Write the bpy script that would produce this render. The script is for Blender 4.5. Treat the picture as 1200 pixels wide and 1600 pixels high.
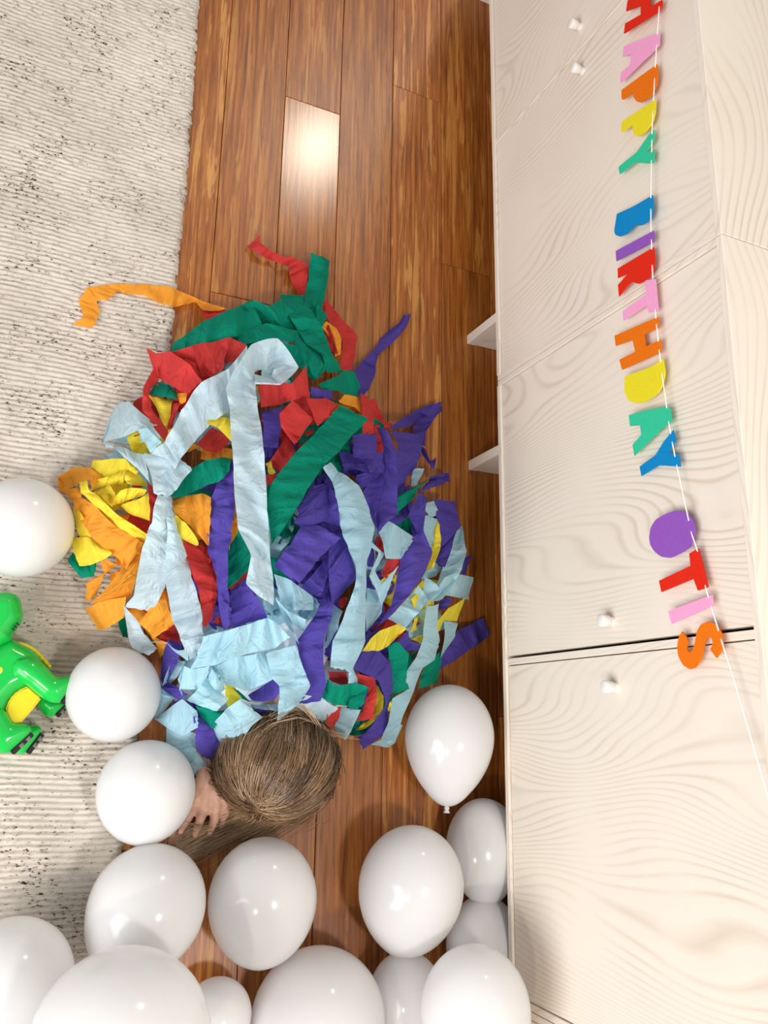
import bpy, bmesh, math, random
import numpy as np
from mathutils import Vector, Matrix

# ------------------------------------------------------------------ scene, camera, light
for o in list(bpy.data.objects):
    bpy.data.objects.remove(o, do_unlink=True)
scene = bpy.context.scene
COL = scene.collection
rng = np.random.default_rng(7)
random.seed(7)

CAM_R = np.array([[0.90430, -0.12170, -0.40920], [0.01560, 0.96730, -0.25310], [0.42660, 0.22250, 0.87660]])
CAM_R, _s, _v = np.linalg.svd(CAM_R)
CAM_R = CAM_R @ _v
CAM_F = 1288.75                       # focal length in pixels of the 1200 x 1600 frame
CAM_C = np.array([-0.8634, -0.6855, 1.4321])
cam_data = bpy.data.cameras.new('camera')
cam_data.sensor_fit = 'HORIZONTAL'
cam_data.sensor_width = 36.0
cam_data.lens = 36.0 * CAM_F / 1200.0
cam_data.clip_start = 0.02
cam = bpy.data.objects.new('camera', cam_data)
COL.objects.link(cam)
m4 = Matrix.Identity(4)
for i in range(3):
    for j in range(3):
        m4[i][j] = CAM_R[i, j]
    m4[i][3] = CAM_C[i]
cam.matrix_world = m4
scene.camera = cam

scene.view_settings.view_transform = 'Standard'
scene.view_settings.look = 'None'
scene.view_settings.gamma = 1.0
scene.view_settings.use_curve_mapping = False
scene.view_settings.exposure = 0.06

world = bpy.data.worlds.new('room_light')
scene.world = world
world.use_nodes = True
bgn = world.node_tree.nodes['Background']
bgn.inputs['Color'].default_value = (0.97, 0.97, 1.0, 1)
bgn.inputs['Strength'].default_value = 0.40


def area_light(name, loc, target, size, power, color, spread=180):
    d = bpy.data.lights.new(name, 'AREA')
    d.shape = 'DISK'
    d.size = size
    d.energy = power
    d.color = color
    d.spread = math.radians(spread)
    o = bpy.data.objects.new(name, d)
    o.location = loc
    o.rotation_euler = (Vector(target) - Vector(loc)).to_track_quat('-Z', 'Y').to_euler()
    COL.objects.link(o)
    return o


area_light('ceiling_lamp_overhead', (-0.12, -1.45, 2.5), (-0.4, -0.4, 0), 0.26, 19, (1.0, 0.96, 0.90))
area_light('ceiling_downlight_left', (-1.95, -2.1, 2.5), (-0.6, -0.6, 0), 0.10, 15, (1.0, 0.86, 0.68))
area_light('ceiling_downlight_far', (0.50, 2.60, 2.5), (-0.4, 0.6, 0), 0.30, 19, (1.0, 0.90, 0.74))
area_light('side_fill_light', (-3.0, -2.0, 1.55), (-0.2, 0.0, 0.3), 2.2, 98, (0.98, 0.98, 1.0))  # added unseen soft area light, brightens the cabinet front and rakes the rug ribs


def P(px, py, z):
    """floor-parallel plane z seen at a photograph pixel -> world point"""
    d = CAM_R @ np.array([(px - 600.0) / CAM_F, -(py - 800.0) / CAM_F, -1.0])
    return CAM_C + (z - CAM_C[2]) / d[2] * d


def PX(px, py, X):
    d = CAM_R @ np.array([(px - 600.0) / CAM_F, -(py - 800.0) / CAM_F, -1.0])
    return CAM_C + (X - CAM_C[0]) / d[0] * d


def depth(p):
    return -((np.asarray(p) - CAM_C) @ CAM_R)[2]


# ------------------------------------------------------------------ object helpers
def tag(o, label=None, cat=None, group=None, kind=None):
    if label: o['label'] = label
    if cat: o['category'] = cat
    if group: o['group'] = group
    if kind: o['kind'] = kind
    return o


def empty(name, loc=(0, 0, 0)):
    o = bpy.data.objects.new(name, None)
    o.empty_display_size = 0.05
    o.location = loc
    COL.objects.link(o)
    return o


def link(name, me, mat=None, parent=None, smooth=False):
    o = bpy.data.objects.new(name, me)
    COL.objects.link(o)
    if mat and not me.materials:
        me.materials.append(mat)
    if smooth:
        me.polygons.foreach_set('use_smooth', [True] * len(me.polygons))
    if parent:
        o.parent = parent
        o.matrix_parent_inverse = Matrix.Translation(-Vector(parent.location))
    return o


def bm_obj(name, bm, mat=None, parent=None, smooth=False):
    me = bpy.data.meshes.new(name)
    bmesh.ops.recalc_face_normals(bm, faces=bm.faces[:])
    bm.to_mesh(me)
    bm.free()
    return link(name, me, mat, parent, smooth)


def box_bm(x0, x1, y0, y1, z0, z1, bevel=0.0):
    bm = bmesh.new()
    bmesh.ops.create_cube(bm, size=1.0)
    for v in bm.verts:
        v.co = Vector(((x0 + x1) / 2 + v.co.x * (x1 - x0), (y0 + y1) / 2 + v.co.y * (y1 - y0), (z0 + z1) / 2 + v.co.z * (z1 - z0)))
    if bevel:
        bmesh.ops.bevel(bm, geom=bm.edges[:], offset=bevel, segments=1, affect='EDGES')
    return bm


def grid_mesh(name, pts, uv=None):
    """pts: (n, m, 3) array -> quad mesh"""
    n, m = pts.shape[:2]
    me = bpy.data.meshes.new(name)
    idx = np.arange(n * m).reshape(n, m)
    q = np.stack([idx[:-1, :-1], idx[1:, :-1], idx[1:, 1:], idx[:-1, 1:]], -1).reshape(-1, 4)
    me.vertices.add(n * m)
    me.vertices.foreach_set('co', pts.reshape(-1).astype(np.float32))
    me.loops.add(q.size)
    me.loops.foreach_set('vertex_index', q.reshape(-1).astype(np.int32))
    me.polygons.add(len(q))
    me.polygons.foreach_set('loop_start', np.arange(0, q.size, 4, dtype=np.int32))
    me.polygons.foreach_set('loop_total', np.full(len(q), 4, dtype=np.int32))
    me.polygons.foreach_set('use_smooth', np.ones(len(q), dtype=bool))
    if uv is not None:
        l = me.uv_layers.new(name='UVMap')
        l.data.foreach_set('uv', uv.reshape(-1, 2)[q.reshape(-1)].reshape(-1).astype(np.float32))
    me.update()
    me.validate()
    return me


# ------------------------------------------------------------------ materials
def lin(c):
    return tuple(((v / 255.0) / 12.92 if v / 255.0 <= 0.04045 else ((v / 255.0 + 0.055) / 1.055) ** 2.4) for v in c) + (1.0,)


class NT:
    def __init__(self, name):
        self.m = bpy.data.materials.new(name)
        self.m.use_nodes = True
        self.t = self.m.node_tree
        self.b = self.t.nodes['Principled BSDF']
        self.out = self.t.nodes['Material Output']

    def n(self, typ, **kw):
        nd = self.t.nodes.new(typ)
        for k, v in kw.items():
            if k.startswith('i_'):
                key = k[2:].replace('_', ' ')
                nd.inputs[key].default_value = v
            else:
                setattr(nd, k, v)
        return nd

    def l(self, a, b):
        self.t.links.new(a, b)

    def ramp(self, fac, stops):
        r = self.n('ShaderNodeValToRGB')
        el = r.color_ramp.elements
        while len(el) < len(stops):
            el.new(0.5)
        for e, (p, c) in zip(el, stops):
            e.position = p
            e.color = c
        self.l(fac, r.inputs['Fac'])
        return r.outputs['Color']

    def mapping(self, vec, scale=(1, 1, 1), rot=(0, 0, 0)):
        mp = self.n('ShaderNodeMapping')
        mp.inputs['Scale'].default_value = scale
        mp.inputs['Rotation'].default_value = rot
        self.l(vec, mp.inputs['Vector'])
        return mp

    def bump(self, h, strength, dist):
        bp = self.n('ShaderNodeBump')
        bp.inputs['Strength'].default_value = strength
        bp.inputs['Distance'].default_value = dist
        self.l(h, bp.inputs['Height'])
        self.l(bp.outputs['Normal'], self.b.inputs['Normal'])
        return bp


def plain(name, c, rough=0.5, **kw):
    t = NT(name)
    t.b.inputs['Base Color'].default_value = lin(c)
    t.b.inputs['Roughness'].default_value = rough
    for k, v in kw.items():
        t.b.inputs[k.replace('_', ' ')].default_value = v
    return t.m


def translucent_mix(t, fac, colsock=None, col=None):
    tr = t.n('ShaderNodeBsdfTranslucent')
    if colsock: t.l(colsock, tr.inputs['Color'])
    else: tr.inputs['Color'].default_value = col
    mx = t.n('ShaderNodeMixShader')
    mx.inputs[0].default_value = fac
    t.l(t.b.outputs[0], mx.inputs[1])
    t.l(tr.outputs[0], mx.inputs[2])
    t.l(mx.outputs[0], t.out.inputs['Surface'])


def mat_crepe(name, c, fac=0.3):
    t = NT(name)
    uv = t.n('ShaderNodeUVMap')
    geo = t.n('ShaderNodeNewGeometry')
    oi = t.n('ShaderNodeObjectInfo')
    # fine crepe wrinkles run across the strip
    mp = t.mapping(uv.outputs[0], (420, 40, 1))
    nz = t.n('ShaderNodeTexNoise', i_Scale=1.0, i_Detail=3.0, i_Roughness=0.6)
    t.l(mp.outputs[0], nz.inputs['Vector'])
    mp2 = t.mapping(uv.outputs[0], (60, 14, 1))
    nz2 = t.n('ShaderNodeTexNoise', i_Scale=1.0, i_Detail=2.0)
    t.l(mp2.outputs[0], nz2.inputs['Vector'])
    base = lin(c)
    dark = tuple(v * 0.92 for v in base[:3]) + (1,)
    lite = tuple(min(1, v * 1.05 + 0.002) for v in base[:3]) + (1,)
    col = t.ramp(nz.outputs['Fac'], [(0.3, dark), (0.7, lite)])
    hs = t.n('ShaderNodeHueSaturation')
    mr = t.n('ShaderNodeMapRange')
    mr.inputs['To Min'].default_value = 0.9
    mr.inputs['To Max'].default_value = 1.1
    t.l(oi.outputs['Random'], mr.inputs['Value'])
    t.l(mr.outputs[0], hs.inputs['Value'])
    t.l(col, hs.inputs['Color'])
    t.l(hs.outputs[0], t.b.inputs['Base Color'])
    t.b.inputs['Roughness'].default_value = 0.9
    t.b.inputs['Specular IOR Level'].default_value = 0.12
    bp = t.bump(nz.outputs['Fac'], 0.32, 0.0009)
    mp3 = t.mapping(uv.outputs[0], (34, 26, 1))
    nz3 = t.n('ShaderNodeTexNoise', i_Scale=1.0, i_Detail=3.0, i_Roughness=0.5, i_Distortion=0.8)
    t.l(mp3.outputs[0], nz3.inputs['Vector'])
    rdg = t.ramp(nz3.outputs['Fac'], [(0.38, (0, 0, 0, 1)), (0.5, (1, 1, 1, 1)), (0.62, (0, 0, 0, 1))])
    bp2 = t.n('ShaderNodeBump')
    bp2.inputs['Strength'].default_value = 0.6
    bp2.inputs['Distance'].default_value = 0.0028
    t.l(rdg, bp2.inputs['Height'])
    t.l(bp2.outputs['Normal'], bp.inputs['Normal'])
    translucent_mix(t, fac, hs.outputs[0])
    return t.m


CREPE = {
    'R': (mat_crepe('crepe_red', (214, 68, 66)), 'red'),
    'G': (mat_crepe('crepe_green', (8, 146, 118)), 'green'),
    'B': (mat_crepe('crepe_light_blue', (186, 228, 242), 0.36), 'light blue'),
    'W': (mat_crepe('crepe_light_blue_lit', (206, 231, 242), 0.34), 'pale blue'),  # light blue paper again, brighter light on the upper strips mixed into its colour
    'V': (mat_crepe('crepe_purple', (90, 76, 170)), 'purple'),
    'Y': (mat_crepe('crepe_yellow', (250, 228, 72)), 'yellow'),
    'O': (mat_crepe('crepe_orange', (255, 172, 62)), 'orange'),
}


def mat_bamboo(name, rough):
    t = NT(name)
    geo = t.n('ShaderNodeNewGeometry')
    oi = t.n('ShaderNodeObjectInfo')
    off = t.n('ShaderNodeVectorMath', operation='MULTIPLY_ADD')
    comb = t.n('ShaderNodeCombineXYZ')
    t.l(oi.outputs['Random'], comb.inputs[0]); t.l(oi.outputs['Random'], comb.inputs[1])
    t.l(comb.outputs[0], off.inputs[0])
    off.inputs[1].default_value = (13.7, 31.1, 0)
    t.l(geo.outputs['Position'], off.inputs[2])
    m1 = t.mapping(off.outputs[0], (150, 5.0, 1))
    n1 = t.n('ShaderNodeTexNoise', i_Scale=1.0, i_Detail=6.0, i_Roughness=0.62, i_Distortion=0.25)
    t.l(m1.outputs[0], n1.inputs['Vector'])
    m2 = t.mapping(off.outputs[0], (58, 3.2, 1))
    n2 = t.n('ShaderNodeTexNoise', i_Scale=1.0, i_Detail=4.0, i_Roughness=0.6, i_Distortion=0.6)
    t.l(m2.outputs[0], n2.inputs['Vector'])
    m3 = t.mapping(off.outputs[0], (420, 26, 1))
    n3 = t.n('ShaderNodeTexNoise', i_Scale=1.0, i_Detail=2.0)
    t.l(m3.outputs[0], n3.inputs['Vector'])
    base = t.ramp(n1.outputs['Fac'], [(0.28, lin((104, 52, 15))), (0.5, lin((158, 90, 32))), (0.72, lin((196, 124, 52)))])
    # pale split strands
    streak = t.ramp(n2.outputs['Fac'], [(0.55, (0, 0, 0, 1)), (0.585, (1, 1, 1, 1))])
    amt = t.n('ShaderNodeMath', operation='MULTIPLY')
    t.l(streak, amt.inputs[0])
    rr = t.ramp(oi.outputs['Random'], [(0.0, (0.12, 0.12, 0.12, 1)), (1.0, (0.8, 0.8, 0.8, 1))])
    t.l(rr, amt.inputs[1])
    mx = t.n('ShaderNodeMix', data_type='RGBA')
    t.l(amt.outputs[0], mx.inputs['Factor'])
    t.l(base, mx.inputs['A'])
    mx.inputs['B'].default_value = lin((226, 166, 88))
    # dark pores
    pore = t.ramp(n3.outputs['Fac'], [(0.30, lin((86, 42, 18))), (0.42, (1, 1, 1, 1))])
    ml = t.n('ShaderNodeMix', data_type='RGBA', blend_type='MULTIPLY')
    ml.inputs['Factor'].default_value = 0.35
    t.l(mx.outputs['Result'], ml.inputs['A']); t.l(pore, ml.inputs['B'])
    hs = t.n('ShaderNodeHueSaturation')
    mr = t.n('ShaderNodeMapRange')
    mr.inputs['To Min'].default_value = 0.82; mr.inputs['To Max'].default_value = 1.12
    t.l(oi.outputs['Random'], mr.inputs['Value'])
    t.l(mr.outputs[0], hs.inputs['Value'])
    t.l(ml.outputs['Result'], hs.inputs['Color'])
    t.l(hs.outputs[0], t.b.inputs['Base Color'])
    t.b.inputs['Roughness'].default_value = rough
    t.b.inputs['Specular IOR Level'].default_value = 0.5
    t.bump(n1.outputs['Fac'], 0.12, 0.0006)
    return t.m


def mat_pine(name, axis, k=1.0):
    """white-stained softwood, grain running along the given axis"""
    t = NT(name)
    geo = t.n('ShaderNodeNewGeometry')
    oi = t.n('ShaderNodeObjectInfo')
    comb = t.n('ShaderNodeCombineXYZ')
    for i in range(3): t.l(oi.outputs['Random'], comb.inputs[i])
    off = t.n('ShaderNodeVectorMath', operation='MULTIPLY_ADD')
    t.l(comb.outputs[0], off.inputs[0])
    off.inputs[1].default_value = (7.3, 9.1, 5.7)
    t.l(geo.outputs['Position'], off.inputs[2])
    rot = {'Z': (0, 0, 0), 'Y': (math.pi / 2, 0, 0)}[axis]
    ms = t.mapping(off.outputs[0], (1, 1, 1), rot)
    # slow warp of the growth rings makes the cathedral arches
    mw = t.mapping(ms.outputs[0], (3.2, 4.6, 1.5))
    nw = t.n('ShaderNodeTexNoise', i_Scale=1.0, i_Detail=1.0, i_Roughness=0.4)
    t.l(mw.outputs[0], nw.inputs['Vector'])
    sep = t.n('ShaderNodeSeparateXYZ'); t.l(ms.outputs[0], sep.inputs[0])
    a1 = t.n('ShaderNodeMath', operation='ADD'); t.l(sep.outputs[0], a1.inputs[0]); t.l(sep.outputs[1], a1.inputs[1])
    a2 = t.n('ShaderNodeMath', operation='MULTIPLY_ADD'); t.l(nw.outputs['Fac'], a2.inputs[0]); a2.inputs[1].default_value = 0.5; t.l(a1.outputs[0], a2.inputs[2])
    mf = t.mapping(ms.outputs[0], (30, 30, 3))
    nf = t.n('ShaderNodeTexNoise', i_Scale=1.0, i_Detail=2.0); t.l(mf.outputs[0], nf.inputs['Vector'])
    a3 = t.n('ShaderNodeMath', operation='MULTIPLY_ADD'); t.l(nf.outputs['Fac'], a3.inputs[0]); a3.inputs[1].default_value = 0.004; t.l(a2.outputs[0], a3.inputs[2])
    sc = t.n('ShaderNodeMath', operation='MULTIPLY'); t.l(a3.outputs[0], sc.inputs[0]); sc.inputs[1].default_value = 78.0
    fr = t.n('ShaderNodeMath', operation='FRACT'); t.l(sc.outputs[0], fr.inputs[0])
    lines = t.ramp(fr.outputs[0], [(0.0, (0, 0, 0, 1)), (0.5, (0.12, 0.12, 0.12, 1)), (0.74, (1, 1, 1, 1)), (0.98, (0, 0, 0, 1))])
    nm = t.n('ShaderNodeTexNoise', i_Scale=5.0, i_Detail=2.0); t.l(ms.outputs[0], nm.inputs['Vector'])
    am = t.n('ShaderNodeMath', operation='MULTIPLY'); t.l(lines, am.inputs[0])
    rm = t.ramp(nm.outputs['Fac'], [(0.35, (0.05, 0.05, 0.05, 1)), (0.68, (1, 1, 1, 1))]); t.l(rm, am.inputs[1])
    mx = t.n('ShaderNodeMix', data_type='RGBA')
    t.l(am.outputs[0], mx.inputs['Factor'])
    mx.inputs['A'].default_value = lin((234, 223, 208))
    mx.inputs['B'].default_value = lin((212, 197, 177))
    t.l(mx.outputs['Result'], t.b.inputs['Base Color'])
    t.b.inputs['Roughness'].default_value = 0.55
    t.b.inputs['Specular IOR Level'].default_value = 0.3
    return t.m


M_BAMBOO = mat_bamboo('bamboo_plank', 0.36)
M_BAMBOO_GLOSS = mat_bamboo('bamboo_plank_polished', 0.205)
M_PINE_Z = mat_pine('white_stained_pine_upright', 'Z')
M_PINE_Y = mat_pine('white_stained_pine_lengthwise', 'Y')
M_GAP = plain('dark_subfloor', (40, 20, 10), 0.9)
M_WALL = plain('painted_wall', (225, 222, 215), 0.8)


def mat_rug():
    t = NT('woven_wool_rug')
    geo = t.n('ShaderNodeNewGeometry')
    big = t.n('ShaderNodeTexNoise', i_Scale=6.0, i_Detail=3.0); t.l(geo.outputs['Position'], big.inputs['Vector'])
    base = t.ramp(big.outputs['Fac'], [(0.3, lin((200, 191, 179))), (0.7, lin((222, 214, 203)))])
    ms = t.mapping(geo.outputs['Position'], (120, 300, 40))
    sp = t.n('ShaderNodeTexNoise', i_Scale=1.0, i_Detail=2.0, i_Roughness=0.7); t.l(ms.outputs[0], sp.inputs['Vector'])
    patch = t.n('ShaderNodeTexNoise', i_Scale=14.0, i_Detail=2.0); t.l(geo.outputs['Position'], patch.inputs['Vector'])
    ad = t.n('ShaderNodeMath', operation='MULTIPLY_ADD'); t.l(patch.outputs['Fac'], ad.inputs[0]); ad.inputs[1].default_value = 0.30; t.l(sp.outputs['Fac'], ad.inputs[2])
    fleck = t.ramp(ad.outputs[0], [(0.805, (0, 0, 0, 1)), (0.835, (1, 1, 1, 1))])
    mid = t.ramp(ad.outputs[0], [(0.66, (0, 0, 0, 1)), (0.80, (0.55, 0.55, 0.55, 1))])
    m1 = t.n('ShaderNodeMix', data_type='RGBA'); t.l(mid, m1.inputs['Factor']); t.l(base, m1.inputs['A']); m1.inputs['B'].default_value = lin((166, 152, 136))
    m2 = t.n('ShaderNodeMix', data_type='RGBA'); t.l(fleck, m2.inputs['Factor']); t.l(m1.outputs['Result'], m2.inputs['A']); m2.inputs['B'].default_value = lin((66, 56, 50))
    t.l(m2.outputs['Result'], t.b.inputs['Base Color'])
    t.b.inputs['Roughness'].default_value = 0.95
    t.b.inputs['Specular IOR Level'].default_value = 0.1
    fz = t.n('ShaderNodeTexNoise', i_Scale=700.0, i_Detail=2.0); t.l(geo.outputs['Position'], fz.inputs['Vector'])
    t.bump(fz.outputs['Fac'], 0.5, 0.0015)
    return t.m


def mat_balloon():
    t = NT('white_latex')
    t.b.inputs['Base Color'].default_value = lin((243, 243, 244))
    t.b.inputs['Roughness'].default_value = 0.16
    t.b.inputs['Specular IOR Level'].default_value = 0.5
    translucent_mix(t, 0.34, None, lin((246, 245, 243)))
    return t.m


def mat_felt(name, c):
    t = NT(name)
    geo = t.n('ShaderNodeNewGeometry')
    nz = t.n('ShaderNodeTexNoise', i_Scale=260.0, i_Detail=4.0, i_Roughness=0.7); t.l(geo.outputs['Position'], nz.inputs['Vector'])
    b = lin(c)
    col = t.ramp(nz.outputs['Fac'], [(0.3, tuple(v * 0.93 for v in b[:3]) + (1,)), (0.7, tuple(min(1, v * 1.04) for v in b[:3]) + (1,))])
    t.l(col, t.b.inputs['Base Color'])
    t.b.inputs['Roughness'].default_value = 0.95
    t.b.inputs['Specular IOR Level'].default_value = 0.1
    t.bump(nz.outputs['Fac'], 0.4, 0.0006)
    return t.m


M_RUG = mat_rug()
M_BALLOON = mat_balloon()

# ------------------------------------------------------------------ the setting
BW, X0 = 0.1265, -0.0632
floor = bm_obj('floor', box_bm(-1.9, 0.34, -1.9, 1.75, -0.06, -0.014), M_GAP)
tag(floor, 'glossy reddish brown bamboo plank floor beside the cream rug', 'floor', kind='structure')
floor['label'] = 'glossy reddish brown bamboo plank floor beside the cream rug'
joints = {3: [-0.72], 2: [-0.66], 1: [0.318], 0: [0.742, -1.10], -1: [-1.30], -2: [0.613, -1.25], -3: [0.118, -1.45], -4: [-0.879], -5: [0.3]}
for k, ys in joints.items():
    xa = X0 + (k - 1) * BW
    xb = xa + BW
    ys = sorted([-1.9] + ys + [1.75])
    for a, b in zip(ys[:-1], ys[1:]):
        gloss = xa < -0.38 < xb and a < 0.3 < b
        bm = box_bm(xa + 0.0005, xb - 0.0005, a + 0.0006, b - 0.0006, -0.0142, 0.0, 0.0009)
        link_o = bm_obj('plank', bm, M_BAMBOO_GLOSS if gloss else M_BAMBOO, floor)

wall = bm_obj('wall_right', box_bm(0.34, 0.40, -2.6, 1.75, -0.06, 2.6), M_WALL)
tag(wall, 'plain pale wall behind the white stained cabinets', 'wall', kind='structure')

# rug: ribbed weave, every weft row a raised cord
ry = np.arange(-1.75, 1.45, 0.0017)
rows = 0.0088
edge = -0.636 + 0.004 * np.sin(ry * 5.1) - 0.022 * np.clip((-0.72 - ry) / 0.4, 0, 1) ** 1.3
rowid = np.floor(ry / rows).astype(int)
jit = rng.normal(0, 0.0016, 4000)
edge = edge + jit[rowid - rowid.min()]
u = np.linspace(0, 1, 170)
u = np.concatenate([[0, 0.0], u])
xx = -1.85 + (edge[:, None] + 1.85) * u[None, :]
wob = 0.0022 * np.sin(xx * 9.0 + 1.3) + 0.0012 * np.sin(xx * 31 + np.floor(ry / 0.11)[:, None])
ph = (ry[:, None] + wob) / rows
cord = np.abs(np.sin(math.pi * ph)) ** 0.85
lump = rng.normal(0, 1, (60, 172))
lump = rng.normal(0, 1, (rowid.max() - rowid.min() + 1, 172))[rowid - rowid.min()]
lump = (lump + np.roll(lump, 1, 1)) / 2
zz = 0.0080 + cord * (0.0043 + 0.0013 * lump)
fade = np.clip((1 - u) / 0.006, 0, 1)[None, :]
zz = zz * (0.35 + 0.65 * fade)
zz[:, 0] = 0.0
rug_pts = np.stack([xx, np.repeat(ry[:, None], 172, 1), zz], -1)
rug_pts[:, 0, 0] = rug_pts[:, 1, 0]
rug = link('rug', grid_mesh('rug', rug_pts[:, 1:]), M_RUG)
tag(rug, 'cream ribbed woven rug with dark flecks along the left side', 'rug')

# ------------------------------------------------------------------ cabinets
ZB, HC_, W_, TH, DEP = 0.1188, 0.581, 0.5641, 0.0115, 0.30
M_KNOB = plain('white_painted_knob', (236, 231, 224), 0.5)


def knob_mesh():
    bm = bmesh.new()
    prof = [(0.0075, 0.0), (0.0072, 0.004), (0.0068, 0.007), (0.0085, 0.009), (0.0098, 0.020), (0.0095, 0.0225), (0.008, 0.0235), (0.0, 0.0235)]
    rings = []
    for r, h in prof:
        rings.append([bm.verts.new((-h, r * math.cos(a), r * math.sin(a))) for a in np.linspace(0, 2 * math.pi, 20, endpoint=False)] if r else [bm.verts.new((-h, 0, 0))])
    for a, b in zip(rings[:-1], rings[1:]):
        for i in range(20):
            if len(b) == 1: bm.faces.new((a[i], a[(i + 1) % 20], b[0]))
            else: bm.faces.new((a[i], a[(i + 1) % 20], b[(i + 1) % 20], b[i]))
    return bm


def cabinet(y0, label, gaps, legs):
    y1 = y0 + 2 * W_
    ym = y0 + W_
    root = empty('cabinet', (0.15, ym, 0))
    tag(root, label, 'cabinet', 'row of white stained cabinets')
    e = 0.0007
    bm_obj('side_panel', box_bm(0, DEP, y0 + e, y0 + TH, ZB, ZB + HC_ - TH, 0.0006), M_PINE_Z, root)
    bm_obj('side_panel', box_bm(0, DEP, y1 - TH, y1 - e, ZB, ZB + HC_ - TH, 0.0006), M_PINE_Z, root)
    bm_obj('top_panel', box_bm(-0.001, DEP, y0 + e, y1 - e, ZB + HC_ - TH, ZB + HC_, 0.0009), M_PINE_Y, root)
    bm_obj('bottom_panel', box_bm(-0.002, DEP, y0 + TH, y1 - TH, ZB, ZB + TH, 0.0009), M_PINE_Y, root)
    bm_obj('back_panel', box_bm(DEP - 0.006, DEP, y0 + TH, y1 - TH, ZB + TH, ZB + HC_ - TH), M_PINE_Z, root)
    bm_obj('divider', box_bm(0.0008, DEP - 0.006, ym - TH / 2, ym + TH / 2, ZB + TH, ZB + HC_ - TH, 0.0006), M_PINE_Z, root)
    for (a, b, g0, g1, ky) in ((y0 + TH, ym - TH / 2, gaps[0], gaps[1], ym - 0.056), (ym + TH / 2, y1 - TH, gaps[2], gaps[3], ym + 0.0445)):
        d = bm_obj('door', box_bm(0.003, 0.019, a + g0, b - g1, ZB + TH + 0.0012, ZB + HC_ - TH - 0.0015, 0.0008), M_PINE_Z, root)
        kb = bm_obj('knob', knob_mesh(), M_KNOB, None, True)
        kb.parent = d
        kb.matrix_parent_inverse = Matrix.Identity(4)
        kb.location = Vector((0.0032, ky, 0.4215))
    for ly in legs:
        bm_obj('leg', box_bm(0.0, 0.022, ly - 0.010, ly + 0.010, 0, ZB, 0.0008), M_PINE_Z, root)
        bm_obj('leg', box_bm(0.255, 0.285, ly - 0.010, ly + 0.010, 0, ZB, 0.0008), M_PINE_Z, root)
        bm_obj('leg_brace', box_bm(0.022, 0.255, ly - 0.009, ly + 0.009, 0.0, ZB - 0.001, 0.0008), M_PINE_Z, root)
    return root


cabinet(0.0, 'white stained pine cabinet with the HAPPY letters across it, furthest up', (0.0012, 0.0012, 0.0012, 0.0012), (0.1456, 1.100))
cabinet(-2 * W_, 'white stained pine cabinet behind the OTIS letters with a wide door gap', (0.0012, 0.0018, 0.0052, 0.0012), (-0.1456, -1.09))
cabinet(-4 * W_, 'white stained pine cabinet just showing at the bottom edge past the balloons', (0.0012, 0.0012, 0.0012, 0.0030), (-1.2738, -2.11))

# ------------------------------------------------------------------ felt letter bunting
FELT = {'red': mat_felt('red_felt', (222, 44, 26)), 'pink': mat_felt('pink_felt', (243, 164, 205)), 'orange': mat_felt('orange_felt', (232, 116, 22)),
        'yellow': mat_felt('yellow_felt', (232, 216, 44)), 'green': mat_felt('mint_felt', (56, 196, 152)), 'blue': mat_felt('blue_felt', (18, 134, 196)), 'purple': mat_felt('purple_felt', (146, 88, 184))}
L1, L2, L3, L4 = (940, 0, 5.333), (940, 290, 5.926), (960, 540, 7.273), (1000, 780, 5.714)
LET = [
    ('H', 'red', L1, '185,278 195,195 325,122 325,45 203,92 215,5 330,-70 480,-165 490,-85 400,-20 405,62 500,-2 505,45 480,90'),
    ('A', 'pink', L1, '185,385 480,270 478,370 455,400 155,690 160,605 235,540 248,450 175,468'),
    ('P', 'orange', L1, '165,750 460,535 468,610 460,700 430,770 385,815 330,852 290,845 265,810 262,770 180,830 165,825'),
    ('P', 'yellow', L1, '165,1015 450,828 445,930 430,1000 400,1050 360,1105 300,1135 270,1120 258,1085 258,1035 175,1100 162,1095'),
    ('Y', 'green', L1, '140,1390 290,1270 395,1120 435,1080 435,1170 370,1255 385,1262 435,1260 432,1355 400,1360 280,1350 150,1450'),
    ('B', 'blue', L2, '140,262 300,190 470,88 478,180 465,280 430,330 370,365 310,365 285,390 240,440 165,472 125,455 115,420'),
    ('I', 'purple', L2, '130,605 480,418 485,510 445,535 135,697'),
    ('R', 'red', L2, '148,768 480,570 492,680 480,780 440,850 340,912 270,885 160,1025 150,920 250,805 150,855'),
    ('T', 'pink', L2, '405,880 495,865 520,1150 435,1175 420,1105 200,1248 195,1165 410,1010'),
    ('H', 'orange', L2, '118,1390 520,1215 532,1310 392,1375 408,1490 545,1425 550,1540 188,1703 163,1612 310,1540 285,1425 130,1482'),
    ('D', 'yellow', L3, '120,350 420,240 550,150 575,300 550,430 500,530 410,600 340,640 240,655 160,625 120,540 110,460'),
    ('A', 'green', L3, '163,790 350,735 520,705 625,700 650,860 560,920 225,1250 205,1125 305,1015 290,905 175,912'),
    ('Y', 'blue', L3, '285,1375 465,1245 560,1090 665,960 695,1085 610,1210 640,1222 725,1235 748,1375 500,1360 305,1480'),
    ('O', 'purple', L4, '80,340 95,250 140,180 240,125 330,100 410,120 460,160 490,250 480,340 450,420 390,465 270,525 190,515 130,470 90,410'),
    ('T', 'red', L4, '168,728 450,595 438,485 520,440 605,785 515,815 475,708 190,828'),
    ('I', 'pink', L4, '250,1000 640,855 650,950 280,1112'),
    ('S', 'orange', L4, '375,1180 345,1230 330,1320 340,1400 380,1480 440,1520 500,1500 545,1420 565,1330 580,1270 605,1228 640,1240 650,1290 625,1340 680,1418 725,1360 740,1280 720,1180 670,1110 600,1092 540,1120 505,1180 490,1270 475,1340 445,1370 420,1350 415,1310 430,1265 400,1210'),
]
XL = -0.0125
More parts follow.
